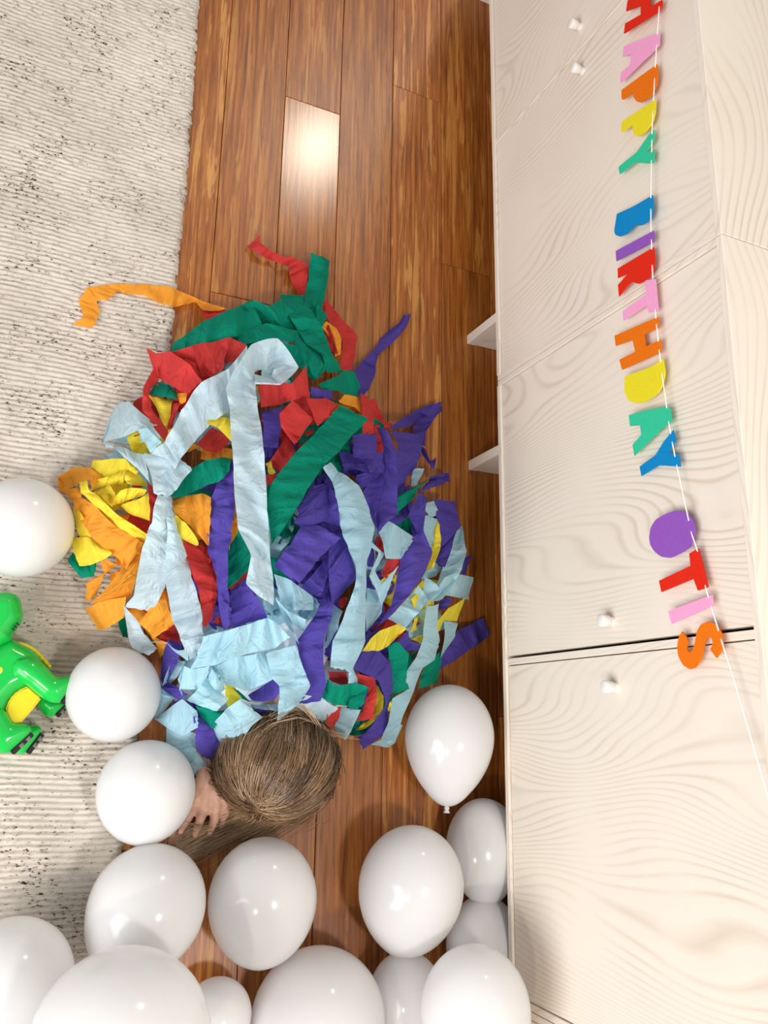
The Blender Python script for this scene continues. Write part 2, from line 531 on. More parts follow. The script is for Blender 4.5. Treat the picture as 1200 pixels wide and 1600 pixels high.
bunting = empty('letter_bunting', (XL, -0.1, 0.57))
tag(bunting, 'felt letter garland spelling HAPPY BIRTHDAY OTIS strung across the cabinet doors', 'garland')


def rounded(pts, smooth):
    if not smooth: return pts
    out = []
    n = len(pts)
    for i in range(n):
        a, b, c = pts[i - 1], pts[i], pts[(i + 1) % n]
        va, vc = a - b, c - b
        cosang = va.dot(vc) / (va.length * vc.length + 1e-9)
        if cosang < -0.35:
            out += [b + va * 0.25, b + (va + vc) * 0.06, b + vc * 0.25]
        else:
            out.append(b)
    return out


for ch, colr, (ox, oy, s), txt in LET:
    pts = []
    for q in txt.split():
        a, b = q.split(',')
        w = PX(ox + float(a) / s, oy + float(b) / s, XL)
        pts.append(Vector((0, w[1], w[2])))
    pts = rounded(pts, ch in 'PBDOSR')
    bm = bmesh.new()
    f0 = bm.faces.new([bm.verts.new((XL, p.y, p.z)) for p in pts])
    ex = bmesh.ops.extrude_face_region(bm, geom=[f0])
    for v in ex['geom']:
        if isinstance(v, bmesh.types.BMVert): v.co.x += 0.0022
    lo = bm_obj('felt_letter', bm, FELT[colr], bunting)
    lo['label'] = '%s felt letter %s' % ({'green': 'mint green'}.get(colr, colr), ch)

vis = [(11, 52), (70, 105), (122, 156), (175, 208), (218, 239), (251, 308), (325, 363), (373, 390), (413, 435), (481, 496), (507, 535), (545, 565), (582, 639), (658, 677), (690, 713), (726, 812), (829, 861), (914, 932), (945, 986), (1000, 9999)]
spx = np.array([(1040, -40), (1030, 12), (1024, 100), (1019, 200), (1017, 290), (1017, 350), (1020, 440), (1025, 500), (1033, 575), (1045, 660), (1052, 700), (1058, 730), (1071, 790), (1081, 835), (1093, 870), (1103, 920), (1115, 960), (1127, 1000), (1152, 1080), (1200, 1245), (1240, 1375)], float)
sy = np.arange(-40, 1375, 4.0)
sx = np.interp(sy, spx[:, 1], spx[:, 0])
crv = bpy.data.curves.new('string', 'CURVE')
crv.dimensions = '3D'
crv.bevel_depth = 0.0009
crv.bevel_resolution = 2
sp = crv.splines.new('POLY')
sp.points.add(len(sy) - 1)
for i, (a, b) in enumerate(zip(sx, sy)):
    on = any(v0 <= b <= v1 for v0, v1 in vis)
    w = PX(a, b, XL - 0.0014 if on else XL + 0.0040)
    sp.points[i].co = (w[0], w[1], w[2], 1)
tmp = bpy.data.objects.new('tmp', crv)
COL.objects.link(tmp)
me = bpy.data.meshes.new_from_object(tmp.evaluated_get(bpy.context.evaluated_depsgraph_get()))
bpy.data.objects.remove(tmp, do_unlink=True)
me.name = 'string'
M_STRING = plain('white_cotton_string', (246, 243, 236), 0.8)
link('string', me, M_STRING, bunting, True)['label'] = 'thin white cotton string'

# ------------------------------------------------------------------ crepe streamer pile
OUT = np.array([(480, 450), (545, 520), (575, 590), (640, 650), (700, 740), (735, 850), (742, 940), (705, 1060), (650, 1150), (560, 1185), (500, 1195), (430, 1205), (340, 1200), (300, 1205), (255, 1160), (235, 1060), (190, 1000), (130, 950), (95, 860), (85, 760), (155, 690), (180, 630), (225, 560), (265, 510), (340, 470), (420, 452)], float)
CEN = np.array([430.0, 810.0])
_oa = np.arctan2(OUT[:, 1] - CEN[1], OUT[:, 0] - CEN[0])
_or = np.hypot(OUT[:, 0] - CEN[0], OUT[:, 1] - CEN[1])
_i = np.argsort(_oa)
_oa, _or = _oa[_i], _or[_i]
_oa = np.concatenate([_oa - 2 * math.pi, _oa, _oa + 2 * math.pi])
_or = np.concatenate([_or, _or, _or])


def mound(px, py):
    a = np.arctan2(py - CEN[1], px - CEN[0])
    r = np.hypot(px - CEN[0], py - CEN[1]) / np.interp(a, _oa, _or)
    return 0.003 + 0.200 * np.clip(1 - r ** 2, 0, 1) ** 0.75, r


def Pn(px, py, z):
    d = np.stack([(px - 600.0) / CAM_F, -(py - 800.0) / CAM_F, -np.ones_like(px)], -1) @ CAM_R.T
    return CAM_C + ((z - CAM_C[2]) / d[..., 2])[..., None] * d


def catmull(K, n):
    K = np.asarray(K, float)
    if len(K) == 2:
        t = np.linspace(0, 1, n)[:, None]
        return K[0] * (1 - t) + K[1] * t
    Q = np.vstack([2 * K[0] - K[1], K, 2 * K[-1] - K[-2]])
    out = []
    for t in np.linspace(0, len(K) - 1 - 1e-6, n):
        i = int(t)
        f = t - i
        p0, p1, p2, p3 = Q[i], Q[i + 1], Q[i + 2], Q[i + 3]
        # reduced tension keeps traced folds crisp
        m1, m2 = (p2 - p0) * 0.13, (p3 - p1) * 0.13
        out.append((2 * f ** 3 - 3 * f ** 2 + 1) * p1 + (f ** 3 - 2 * f ** 2 + f) * m1 + (-2 * f ** 3 + 3 * f ** 2) * p2 + (f ** 3 - f ** 2) * m2)
    return np.array(out)


def ribbon_mesh(sec, dz, seed, crumple=1.0, tilt_max=0.020):
    r = np.random.default_rng(seed)
    sec = np.asarray(sec, float)
    mid = (sec[:, :2] + sec[:, 2:]) / 2
    length = np.hypot(*np.diff(mid, axis=0).T).sum()
    wmean = np.hypot(*(sec[:, :2] - sec[:, 2:]).T).max()
    n = int(np.clip(length / 3.0, 12, 150))
    m = int(np.clip(wmean / 5.0, 6, 14))
    K = catmull(sec, n)
    s = np.concatenate([[0], np.cumsum(np.hypot(*np.diff((K[:, :2] + K[:, 2:]) / 2, axis=0).T))])

    def smooth_noise(k, amp):
        v = r.normal(0, 1, n + 2 * k)
        v = np.convolve(v, np.hanning(2 * k + 1) / np.hanning(2 * k + 1).sum(), 'same')[k:-k]
        return amp * v / (v.std() + 1e-9)
    jl, jr = smooth_noise(5, 0.7), smooth_noise(5, 0.7)
    v = np.linspace(0, 1, m)
    L, R = K[:, :2], K[:, 2:]
    d = R - L
    w = np.hypot(d[:, 0], d[:, 1])
    dn = d / (w[:, None] + 1e-6)
    L = L - dn * jl[:, None]
    R = R + dn * jr[:, None]
    px = L[:, 0, None] * (1 - v) + R[:, 0, None] * v
    py = L[:, 1, None] * (1 - v) + R[:, 1, None] * v
    # jagged torn ends
    for e in (0, -1):
        tn = (K[e] - K[1 if e == 0 else -2])
        tv = np.array([tn[0] + tn[2], tn[1] + tn[3]])
        tv /= (np.hypot(*tv) + 1e-6)
        j = r.normal(0, 0.7, m)
        px[e] += tv[0] * j
        py[e] += tv[1] * j
    cx, cy = px.mean(1), py.mean(1)
    zc, rc = mound(cx, cy)
    za, _ = mound(px, py)
    lay = dz * (0.22 + 0.78 * np.clip(zc / 0.10, 0, 1))
    W = 0.047 * 1060
    defi = np.sqrt(np.clip(W ** 2 - w ** 2, 0, None)) / 1060
    sg = r.choice([-1, 1])
    tilt = sg * np.clip(defi, 0, tilt_max) * (0.35 + 0.65 * np.clip(zc / 0.06, 0, 1))
    k = 9 if n > 30 else 4
    tilt = np.convolve(np.pad(tilt, k, mode='edge'), np.ones(2 * k + 1) / (2 * k + 1), 'valid')
    z = 0.5 * za + 0.5 * zc[:, None] + lay[:, None] + tilt[:, None] * (v - 0.5)
    z += (0.004 * np.sin(math.pi * s / max(s[-1], 1)))[:, None]
    # folds: creased facets slanting across the strip, edge ruffle, fine crinkle
    sm = s / 1060.0

    def tri(x):
        return 2 * np.abs(2 * (x - np.floor(x + 0.5))) - 1
    for wl, amp in ((0.085, 0.0062), (0.041, 0.0036), (0.022, 0.0016)):
        ph, sl = r.uniform(0, 1), r.normal(0, 0.35)
        warp = smooth_noise(6, 0.12)
        z += crumple * amp * tri(sm[:, None] / wl + ph + warp[:, None] + sl * (v - 0.5))
    for wl, amp in ((0.028, 0.0010), (0.014, 0.0005)):
        ph, sl = r.uniform(0, 6.28), r.normal(0, 1.6)
        z += crumple * amp * np.sin(2 * math.pi * sm[:, None] / wl + ph + sl * (v - 0.5))
    bow = np.convolve(r.normal(0, 1, n + 40), np.hanning(41) / 9.0, 'valid')[:n] * 0.011
    z += bow[:, None] * (1 - (2 * v - 1) ** 2)
    vc = r.uniform(0.25, 0.75)                     # one lengthwise crease
    z += r.normal(0, 0.0055) * (1 - np.abs(v - vc) / max(vc, 1 - vc))
    crease = r.normal(0, 1, (n, 1)) * 0.00022 + r.normal(0, 1, (n, m)) * 0.00012
    z += crumple * crease
    ruf = np.abs(2 * v - 1) ** 3
    z += crumple * 0.0010 * ruf * np.sin(2 * math.pi * sm / 0.016 + r.uniform(0, 6.28))[:, None]
    base = Pn(px, py, z)
    floor_z = np.where(base[..., 0] < -0.635, 0.0150, 0.0016)
    z = np.maximum(z, floor_z + 0.0006 + 0.0015 * (1 + np.sin(2 * math.pi * sm / 0.05))[:, None])
    pts = Pn(px, py, z)
    uv = np.stack([np.repeat(sm[:, None], m, 1), np.repeat((v * w.mean() / 1060)[None, :], n, 0)], -1)
    return grid_mesh('crepe_streamer', pts, uv)


RIB = '''
O|1|114,508,144,512 131,496,150,502 122,470,155,487 127,465,152,470 137,449,167,468 165,445,181,456 202,445,197,458 226,444,223,462 261,447,252,474 284,456,272,479 310,467,305,473 328,474,318,484 354,482,344,485|orange crepe streamer tail trailing far onto the rug
R|0|313,484,351,481 318,494,353,489 325,503,354,496|short red crepe scrap on the floor under the orange tail
G|3|267,551,270,537 284,548,286,525 307,545,316,503 334,533,351,487 372,526,372,478 410,509,392,468|green crepe streamer arching along the upper left rim of the pile
G|2|379,475,408,510 397,469,411,509 420,478,437,513 443,467,467,515 472,465,487,513|green crepe streamer crumpled behind the top of the pile
G|4|437,460,478,462 445,478,481,478 456,496,493,496 467,517,503,510 478,537,507,528|green crepe streamer folded like a collar at the top of the pile
G|4|490,470,478,487 500,480,489,505 513,493,502,512|small green crepe fold below the upright green end
G|5|485,394,516,407 484,408,515,416 483,423,513,427 481,440,510,446 477,462,506,472 475,478,502,484|green crepe streamer end standing straight up past the red knot
G|2|367,524,379,540 394,513,405,534 417,505,435,532 458,515,461,537 481,525,475,554 502,551,487,583 512,575,496,592|green crepe streamer running under the pale blue loop
G|3|502,513,467,519 509,528,478,537 525,563,502,554 535,582,513,583|green crepe streamer sloping beside the red loop
G|3|496,601,509,612 525,588,528,610 537,580,540,617 554,583,560,619 563,604,556,618|bunched green crepe streamer beside the purple tail
G|1|440,537,446,554 467,540,461,566 484,560,475,580 502,589,490,595|dark green crepe streamer behind the pale blue loop
R|2|387,385,406,367 395,391,407,379 417,405,426,394 437,413,444,400 448,415,452,401 454,417,472,408 452,432,483,419 459,446,480,437 467,460,475,463|red knotted crepe streamer tail at the top on bare boards
R|1|505,484,507,466 516,505,531,493 531,521,551,516 535,531,559,528 534,560,555,554 532,576,548,579|red crepe streamer looping out on the upper right
O|0|502,507,512,502 513,525,525,513 522,538,534,528 524,557,531,554|orange crepe streamer inside the red loop
R|0|505,513,513,507 512,537,522,531 522,560,529,551|dark red crepe scrap tucked under the green collar
V|1|630,492,642,491 621,505,633,514 598,525,612,537 583,548,591,554 566,566,588,577 551,583,576,607 556,614,566,621|purple crepe streamer tail pointing up across the boards
V|2|607,669,618,671 630,653,642,665 653,641,662,650 671,631,678,654 689,628,691,642|purple crepe streamer tail curling off the right side
V|1|659,647,685,645 646,666,672,662 645,680,666,674 650,696,662,697|purple crepe streamer dropping below the curled purple tail
R|3|228,542,239,575 243,551,248,592 267,551,262,599 296,570,281,610 315,595,296,615|bright red crepe streamer with a pointed end over the rug
R|3|242,573,249,593 223,604,232,614 222,639,237,636 242,672,253,660 258,689,263,674|red crepe streamer bowed around the gap at upper left
R|1|267,551,296,567 302,540,313,589 328,534,337,586 360,528,351,569 385,540,372,566|dark red crepe streamer under the green rim
R|2|305,548,309,563 328,537,333,584 359,533,347,578|red crepe streamer fold showing below the green rim
G|0|230,617,246,596 255,621,264,602 276,626,276,611|green crepe scrap seen through the red bow
Y|0|233,618,270,626 243,636,268,637 252,656,264,656 256,666,261,665|yellow crepe scrap seen through the red bow
O|1|277,614,295,614 280,634,289,629|orange crepe scrap seen through the red bow
R|0|265,629,283,631 262,647,275,647 261,672,268,669|dark red crepe scrap seen through the red bow
B|8|398,600,398,584 440,602,425,592 467,573,428,577 434,529,424,577 393,537,398,580 368,575,399,598 354,607,401,620 360,650,405,655 363,700,413,700 364,735,415,735 367,775,418,796 372,825,421,840 392,868,424,883 385,912,428,915 400,928,427,946|pale blue crepe streamer hanging in a long vertical strip down the centre
B|7|386,540,384,604 355,578,358,643 313,598,331,660 284,642,303,692 258,690,278,724 234,709,262,760|pale blue crepe streamer slanting from the top loop to the knot
B|7|226,708,281,717 232,730,274,735 238,755,268,757 241,772,266,775|pale blue crepe knot where the white strips meet
B|6|246,773,267,775 236,819,270,837 223,854,268,862 208,930,257,918 195,948,240,956|pale blue crepe strip hanging left below the knot
B|5|193,946,217,972 199,995,226,992 207,1012,235,1002 232,1025,246,1014|pale blue crepe end curling over a balloon
B|6|256,775,268,776 262,830,281,832 259,905,299,898 268,965,313,945 282,1000,319,992 296,1031,306,1026|pale blue crepe strip hanging right below the knot
B|6|248,665,226,667 223,645,213,674 202,627,185,685 182,633,160,690 169,656,159,693|pale blue crepe loop sticking out over the rug
B|5|161,690,162,686 167,700,178,697 188,697,194,715 205,705,213,731 226,710,234,755|pale blue crepe strand under the loop on the rug side
B|7|214,673,230,665 226,694,243,682 235,708,253,690|short pale blue crepe tie behind the knot
B|6|281,717,300,733 258,737,275,765 249,767,267,775|pale blue crepe flap right of the knot
O|4|93,767,102,764 91,746,107,763 115,729,124,756 138,730,138,751 160,745,143,763|orange crepe loop at the far left of the pile
Y|3|143,735,144,720 165,750,176,718 194,740,197,719 212,743,216,737|yellow crepe streamer along the top of the orange cluster
Y|1|194,737,208,732 195,749,220,746 198,756,231,760|dull yellow crepe scrap beside the red edge
Y|2|138,769,151,749 165,758,173,743 192,756,196,736|yellow crepe fold in the middle of the orange cluster
Y|3|150,771,170,758 162,781,176,765 176,793,181,771|small yellow crepe flap beside the dark hollow
Y|5|124,752,137,751 127,771,141,767 150,790,156,776 182,823,188,807 205,837,210,822 226,846,231,834|yellow crepe band edging the broad orange band
O|4|93,764,124,762 112,781,128,778 125,813,151,792 147,842,182,823 176,867,211,840 197,888,227,848|broad orange crepe band sweeping down the left cluster
Y|3|114,793,119,787 118,825,131,813 128,845,144,841|yellow crepe strand beneath the orange band
Y|4|108,842,124,886 127,841,138,883 143,841,153,879 165,854,177,866|bright yellow crepe end poking left over the rug
Y|3|109,827,118,831 108,842,117,843|tiny upright yellow crepe edge at the left rim
O|3|191,875,220,864 188,889,217,885 156,929,212,907 141,943,206,933|orange crepe band turning down toward the balloon
O|4|134,950,153,985 157,939,173,980 197,930,193,966|orange crepe end lowest in the left cluster
O|2|155,878,165,874 163,895,182,883 137,910,160,901 134,942,151,931|orange crepe curl beside the green scrap
G|0|115,859,106,877 130,880,128,904 151,879,148,898|dark green crepe scrap on the rug below the yellow end
G|0|185,971,197,964 188,988,197,985 192,996,200,996|thin dark green crepe edge under the lowest orange end
Y|4|178,790,176,776 189,786,188,764 197,781,206,758 226,773,232,762|yellow crepe ring around the dark hollow
Y|4|186,790,202,784 197,799,211,780 211,806,219,778 234,815,233,770|yellow crepe flap below the yellow ring
R|4|230,754,241,761 232,772,247,775 233,796,246,796 235,820,242,805|narrow red crepe edge beside the pale blue knot
O|4|268,784,273,802 290,775,296,820 313,770,324,852 330,775,327,855|orange crepe flap right of the white strips
Y|5|256,825,274,801 270,834,286,810 284,842,296,819 307,853,315,849|yellow crepe tip over the orange flap
G|5|267,767,270,780 284,743,291,775 319,721,323,759 342,716,342,752 361,715,358,737|green crepe streamer crossing to the central pale strip
R|2|331,668,307,694 348,676,322,705 364,684,342,708|red crepe fold under the slanting pale strip
O|1|312,697,313,717 342,698,342,719 365,702,363,716|rust orange crepe scrap above the green crossing streamer
V|5|354,728,365,719 340,752,365,751 326,790,368,787 324,825,361,834 326,863,357,869 337,898,356,907 340,930,359,942 348,985,362,977|purple crepe streamer hanging left of the central pale strip
G|4|360,851,375,826 356,877,387,848 353,907,394,875 357,920,396,885|green crepe leaf shape left of the central pale strip
R|3|287,845,307,851 293,875,328,880 307,912,337,910 315,945,339,933 319,983,332,965|red crepe streamer between the white strip and the purple one
R|2|334,877,372,872 351,910,395,889 360,923,389,901|dark red crepe scrap under the green leaf shape
O|4|217,972,256,926 229,985,265,953 240,998,273,975|orange crepe patch between the two white strips
Y|6|322,661,332,649 340,669,357,652 363,690,364,656|yellow crepe tip over the slanting pale strip
V|4|361,923,385,914 362,959,405,939 360,982,416,966|purple crepe bunch at the foot of the central pale strip
R|4|402,599,408,636 433,597,440,631 455,601,467,624 478,572,485,620|red crepe bunch beside the top pale loop
R|5|458,626,491,655 437,645,475,674 438,665,470,685 460,696,472,682|red crepe flap under the green diagonal streamer
R|4|478,621,496,666 507,621,511,656 527,631,526,638|red crepe fold meeting the orange curl
R|3|447,680,462,707 419,724,440,740|red crepe strip under the green diagonal
R|2|416,742,436,741 417,761,429,752|small red crepe corner beside the central pale strip
Y|2|415,724,422,721 419,742,430,739|tiny yellow crepe corner beside the central pale strip
V|2|410,642,441,636 410,659,439,665 412,699,435,701|purple crepe patch right of the central pale strip top
V|2|486,604,486,619 519,612,520,623|purple crepe scrap above the red fold
O|4|528,630,537,617 554,637,559,620 573,652,566,633|orange crepe curl above the green diagonal
R|5|563,615,573,618 567,642,582,647 566,680,585,677|narrow red crepe strip right of the orange curl
G|7|531,633,576,655 510,656,555,677 492,678,533,702 454,716,505,727 424,755,479,767 418,800,460,800 424,850,438,834|wide green crepe streamer lying diagonally across the centre
V|5|552,680,587,678 554,697,587,697 555,715,586,717|crinkled purple crepe patch right of the green diagonal
V|5|587,667,606,672 599,697,618,707 603,732,620,745 590,777,622,786 587,799,619,805 590,834,603,818|long purple crepe streamer hanging down the right flank
V|4|609,674,651,678 622,691,660,697 618,713,654,721 618,765,648,733|purple crepe drape near the right shoulder of the pile
V|3|655,690,664,701 661,713,677,733 675,722,682,713|jagged purple crepe edge on the right rim
V|2|669,752,672,745 685,753,687,742 703,752,701,740|pointed purple crepe tip over the boards at the right
V|3|653,771,667,754 672,764,685,745 694,756,702,745|purple crepe fold below the pointed tip
V|3|530,704,535,728 565,712,577,739 603,705,606,736|dark purple crepe fold right of the green diagonal
V|2|536,737,536,723 565,747,568,726 587,748,590,731|dark purple crepe crease under the crinkled patch
V|2|555,754,558,740 571,768,603,732|dark purple crepe shadowed fold beside the blue strip top
V|4|603,734,580,742 597,770,568,770 587,805,576,799 591,829,584,816|purple crepe strip right beside the central blue strip
V|3|463,789,492,759 466,805,516,754 460,816,516,786 479,827,516,808|purple crepe bunch under the lower end of the green diagonal
V|5|515,762,523,767 509,799,530,792 508,815,532,823|purple crepe flap touching the blue strip on the left
V|6|427,884,468,913 447,859,492,881 471,824,515,856 495,820,533,840|broad purple crepe end like a flag in the centre
V|5|531,831,514,859 542,853,514,891 559,900,515,923 539,923,520,944|purple crepe streamer bulging left of the blue strip
V|3|514,868,512,900 482,903,505,923 467,925,502,934|purple crepe fold under the flag shaped end
V|5|509,925,522,943 492,963,518,963 463,1001,507,1001 467,1027,504,1030 476,1071,509,1071 465,1100,501,1096|purple crepe streamer falling toward the hair
B|7|506,728,516,723 519,755,530,737 525,775,560,757 529,800,577,796 534,830,584,822 543,855,582,850 556,884,573,875 556,905,572,905 548,935,572,935 535,970,571,967 520,1000,571,1000 516,1043,549,1050|light blue crepe strip hanging right of centre with a twist
B|5|573,840,574,853 587,853,591,863 600,865,590,869 587,891,577,900 598,910,587,918 622,884,597,945|light blue crepe strand zigzagging from the twisted strip
B|5|592,832,598,847 606,815,603,872 625,824,627,872 649,840,635,860|light blue crepe curl on the right flank
R|1|603,876,596,899 615,872,609,906 629,872,618,903|dark red crepe scrap under the light blue curl
V|6|653,770,667,777 639,805,665,802 650,834,663,830 628,865,675,862 620,900,667,891 612,944,641,929 587,982,610,963|long purple crepe band slanting down the right flank
B|3|659,786,679,783 669,810,686,805|small light blue crepe fold near the right rim
B|4|663,805,682,811 661,830,679,843 671,856,679,853|light blue crepe strip beside the yellow strand
B|4|643,733,662,732 641,745,660,742 641,758,650,759|small light blue crepe tab over green near the right rim
G|3|672,747,647,761 653,764,622,777 647,777,620,802|green crepe fold near the right rim
V|4|679,780,709,783 683,808,720,821 687,840,691,853|purple crepe flap at the right rim
V|2|691,853,713,830 687,868,706,853 684,881,695,887|dark purple crepe gap strip inside the blue arc
V|2|723,872,738,867 720,884,732,884 721,897,729,897|purple crepe corner peeking past the blue arc
B|6|713,830,722,822 701,865,728,859 688,894,724,884 681,919,713,906 672,942,692,936|light blue crepe arc at the far right
B|5|740,901,732,937 712,896,698,932 694,903,679,932|square light blue crepe end at the far right
Y|5|683,811,687,821 675,853,689,849 664,894,679,885|yellow crepe strand running down the right flank
Y|4|642,937,660,919 650,952,659,932|short yellow crepe piece under the pale tab
B|6|662,900,682,912 660,929,686,922 650,955,667,945|greyish blue crepe tab over the yellow strand
B|6|607,967,633,983 628,944,654,957 653,915,668,935|light blue crepe end with a torn edge on the right flank
B|6|666,948,685,944 661,985,683,983 663,1000,686,1005 661,997,685,1013 650,1026,680,1030 634,1050,661,1044 635,1078,648,1076 612,1092,640,1095 605,1130,629,1122 595,1155,618,1160 580,1163,606,1168|light blue crepe strand winding down to the right balloon
Y|4|725,937,714,972 701,951,694,969 682,976,687,986 680,993,684,989|yellow crepe streamer under the square blue end
B|3|694,970,716,973 694,992,711,992 689,1027,695,1018|light blue crepe strip hanging by the purple floor tail
V|1|755,966,766,991 716,987,734,1014 691,1025,705,1035 686,1048,692,1043|dark purple crepe tail lying on the boards at the lower right
V|2|688,935,707,933 683,954,698,951|purple crepe scrap under the square blue end
Y|6|566,1017,568,1014 579,1016,579,998 590,1018,594,986 608,1008,620,977 621,995,635,983|yellow crepe streamer piece with pointed end at lower right
V|5|621,1002,638,984 628,1016,641,999 652,1017,660,1008|knotted purple crepe bit by the yellow point
Y|3|646,967,652,964 640,989,650,985|yellow crepe strand by the knotted purple bit
Y|2|641,998,660,992 657,1007,660,999|small yellow crepe corner by the winding blue strand
G|5|606,1010,621,1004 609,1028,638,1020 611,1063,635,1057 612,1087,638,1077|green crepe streamer end between purple and blue at lower right
G|2|665,1040,690,1016 657,1057,689,1040 654,1076,684,1066|dark green crepe fold above the right balloon
G|1|634,1028,649,1017 635,1044,646,1033|dark green crepe gap scrap at the lower right
V|5|551,1043,571,1012 573,1055,593,1017 590,1064,611,1037 598,1081,614,1075 601,1104,608,1101 587,1125,607,1122 573,1143,606,1142 558,1151,568,1173|purple crepe streamer curving around the red rosette
V|4|554,1027,571,993 571,1001,594,981|purple crepe strip above the curving purple streamer
Y|3|585,1067,592,1075 584,1098,600,1087 582,1122,598,1111 567,1130,576,1135 555,1141,565,1140|yellow crepe edge curving inside the purple curve
R|4|555,1052,558,1070 585,1060,576,1076 588,1087,570,1099 584,1124,556,1127|red crepe rosette petal at the lower right
R|3|512,1106,534,1104 513,1122,531,1119 513,1136,524,1131|red crepe strip touching the hair
R|2|513,1050,543,1050 515,1063,543,1073|dark red crepe scrap under the twisted blue strip end
G|5|512,1062,503,1090 526,1072,523,1102 555,1069,544,1105 576,1075,558,1110|green crepe knot at the centre of the red rosette
G|6|547,1087,576,1079 545,1101,570,1098 547,1109,567,1104|green crepe fold on the rosette knot
B|5|544,1052,552,1042 544,1071,560,1069|light blue crepe scrap above the rosette knot
B|3|534,1106,562,1109 523,1133,550,1140 529,1148,540,1158|light blue crepe strip beside the hair
B|1|605,1164,593,1157 617,1157,608,1148 628,1133,617,1133|light blue crepe loop lowest by the right balloon
Y|5|605,1101,612,1095 605,1112,612,1109|yellow crepe fleck by the winding blue strand
B|7|320,993,297,1047 355,985,339,1038 395,972,384,1023 418,966,430,1013 434,975,453,996|broad light blue crepe band across the lower left
B|5|335,1040,352,1068 370,1026,380,1079 398,1022,400,1075 418,1017,427,1060|light blue crepe panel under the broad blue band
B|6|416,1020,462,1008 426,1060,478,1055 438,1073,483,1072 435,1100,468,1098 432,1128,442,1121|light blue crepe end with a pointed tip over the hair
B|5|428,897,441,951 457,910,463,953 489,934,491,955|light blue crepe end fanning left of the falling purple
B|4|430,932,436,949 447,953,457,974 478,969,478,988|light blue crepe pleat in the centre fan
B|4|432,943,447,955 447,973,460,986 454,986,468,1008|light blue crepe ray pointing down from the centre fan
B|3|400,929,403,946 413,932,419,954 420,932,431,974|light blue crepe sliver beside the central pale strip foot
V|3|388,1087,390,1084 395,1094,402,1078 410,1096,415,1068 430,1091,426,1060 440,1072,430,1061|purple crepe crescent below the light blue panel
B|2|388,1098,398,1106 415,1100,418,1110 436,1098,434,1110|pale blue crepe edge beneath the purple crescent
V|1|400,1109,405,1120 420,1107,420,1120|dark purple crepe scrap beside the hair top
Y|3|351,1070,366,1070 352,1090,376,1092 357,1104,373,1094|yellow crepe piece among the lower blue flaps
G|2|306,1103,350,1112 315,1125,344,1122 330,1140,336,1138|green crepe piece between the lower blue flaps
G|1|365,1075,375,1080 378,1092,392,1098|thin green crepe strip by the lower yellow piece
B|6|320,1064,356,1092 307,1080,347,1102 293,1096,339,1112|upper square light blue crepe flap at the lower left
B|6|375,1092,410,1121 352,1111,388,1142 334,1128,365,1160|lower square light blue crepe flap above the hair
B|5|328,1041,322,1068 300,1045,306,1076 288,1040,280,1076 278,1062,286,1089|light blue crepe curl left of the square flaps
B|4|330,1040,325,1066 352,1075,340,1090|light blue crepe pleat above the upper square flap
B|4|241,1122,242,1124 262,1108,262,1136 285,1093,285,1148 308,1110,310,1136|light blue crepe wedge next to the left balloons
V|3|302,1120,316,1122 305,1140,330,1138 305,1162,344,1162 314,1182,340,1190|purple crepe tongue beside the hair
B|2|259,1132,306,1146 259,1165,306,1160 280,1178,308,1175 292,1195,320,1190 301,1214,336,1198|light blue crepe streamer draped over the hidden wrist
B|1|251,1060,255,1075 250,1088,273,1090 241,1120,253,1116|light blue crepe strip behind the left balloon
V|2|262,1000,288,1005 255,1025,276,1035 250,1055,263,1065 252,1075,280,1075 280,1094,293,1085|purple crepe strand in the gap behind the left balloon
O|0|225,982,246,998 242,1005,263,1005 250,1028,260,1020|rust orange crepe scrap in the lower left gap
B|4|236,1002,236,1005 252,1001,252,1003 266,1008,265,1011 280,1016,278,1023 296,1015,294,1034|thin pale blue crepe arc over the lower left gap
B|1|270,1027,290,1035 262,1050,280,1053 254,1073,266,1068|dim blue crepe scrap in the lower left gap
B|3|574,918,597,925 571,951,599,954 573,986,587,970|light blue crepe patch right of the twisted strip
B|3|520,944,534,954 514,979,527,983 505,1015,511,1012|light blue crepe sliver left of the twisted strip
R|2|527,940,533,951 543,933,540,945|tiny red crepe corner by the twisted blue strip
R|3|605,968,596,984 622,976,606,982|small dark red crepe corner by the yellow point
B|4|445,1092,470,1084 475,1112,500,1090 505,1128,528,1108|pale blue crepe strip just above the nape wisps
B|3|330,1130,345,1165 355,1118,372,1150 385,1112,400,1138|light blue crepe edge tucked against the left of the hair
'''
seg_mid, seg_col = [], []
for i, ln in enumerate(RIB.strip().splitlines()):
    c, lay, secs, lab = ln.split('|')
    sec = [[float(a) for a in q.split(',')] for q in secs.split()]
    me = ribbon_mesh(sec, 0.030 + 0.0085 * int(lay), 100 + i)
    o = link('crepe_streamer', me, CREPE['W' if lab.startswith('pale blue') else c][0])  # strips labelled pale blue take the lit copy of the blue paper
    tag(o, lab, 'streamer', 'crepe paper streamers heaped over the child')
    for q in sec:
        seg_mid.append(((q[0] + q[2]) / 2, (q[1] + q[3]) / 2))
        seg_col.append(c)
seg_mid = np.array(seg_mid)

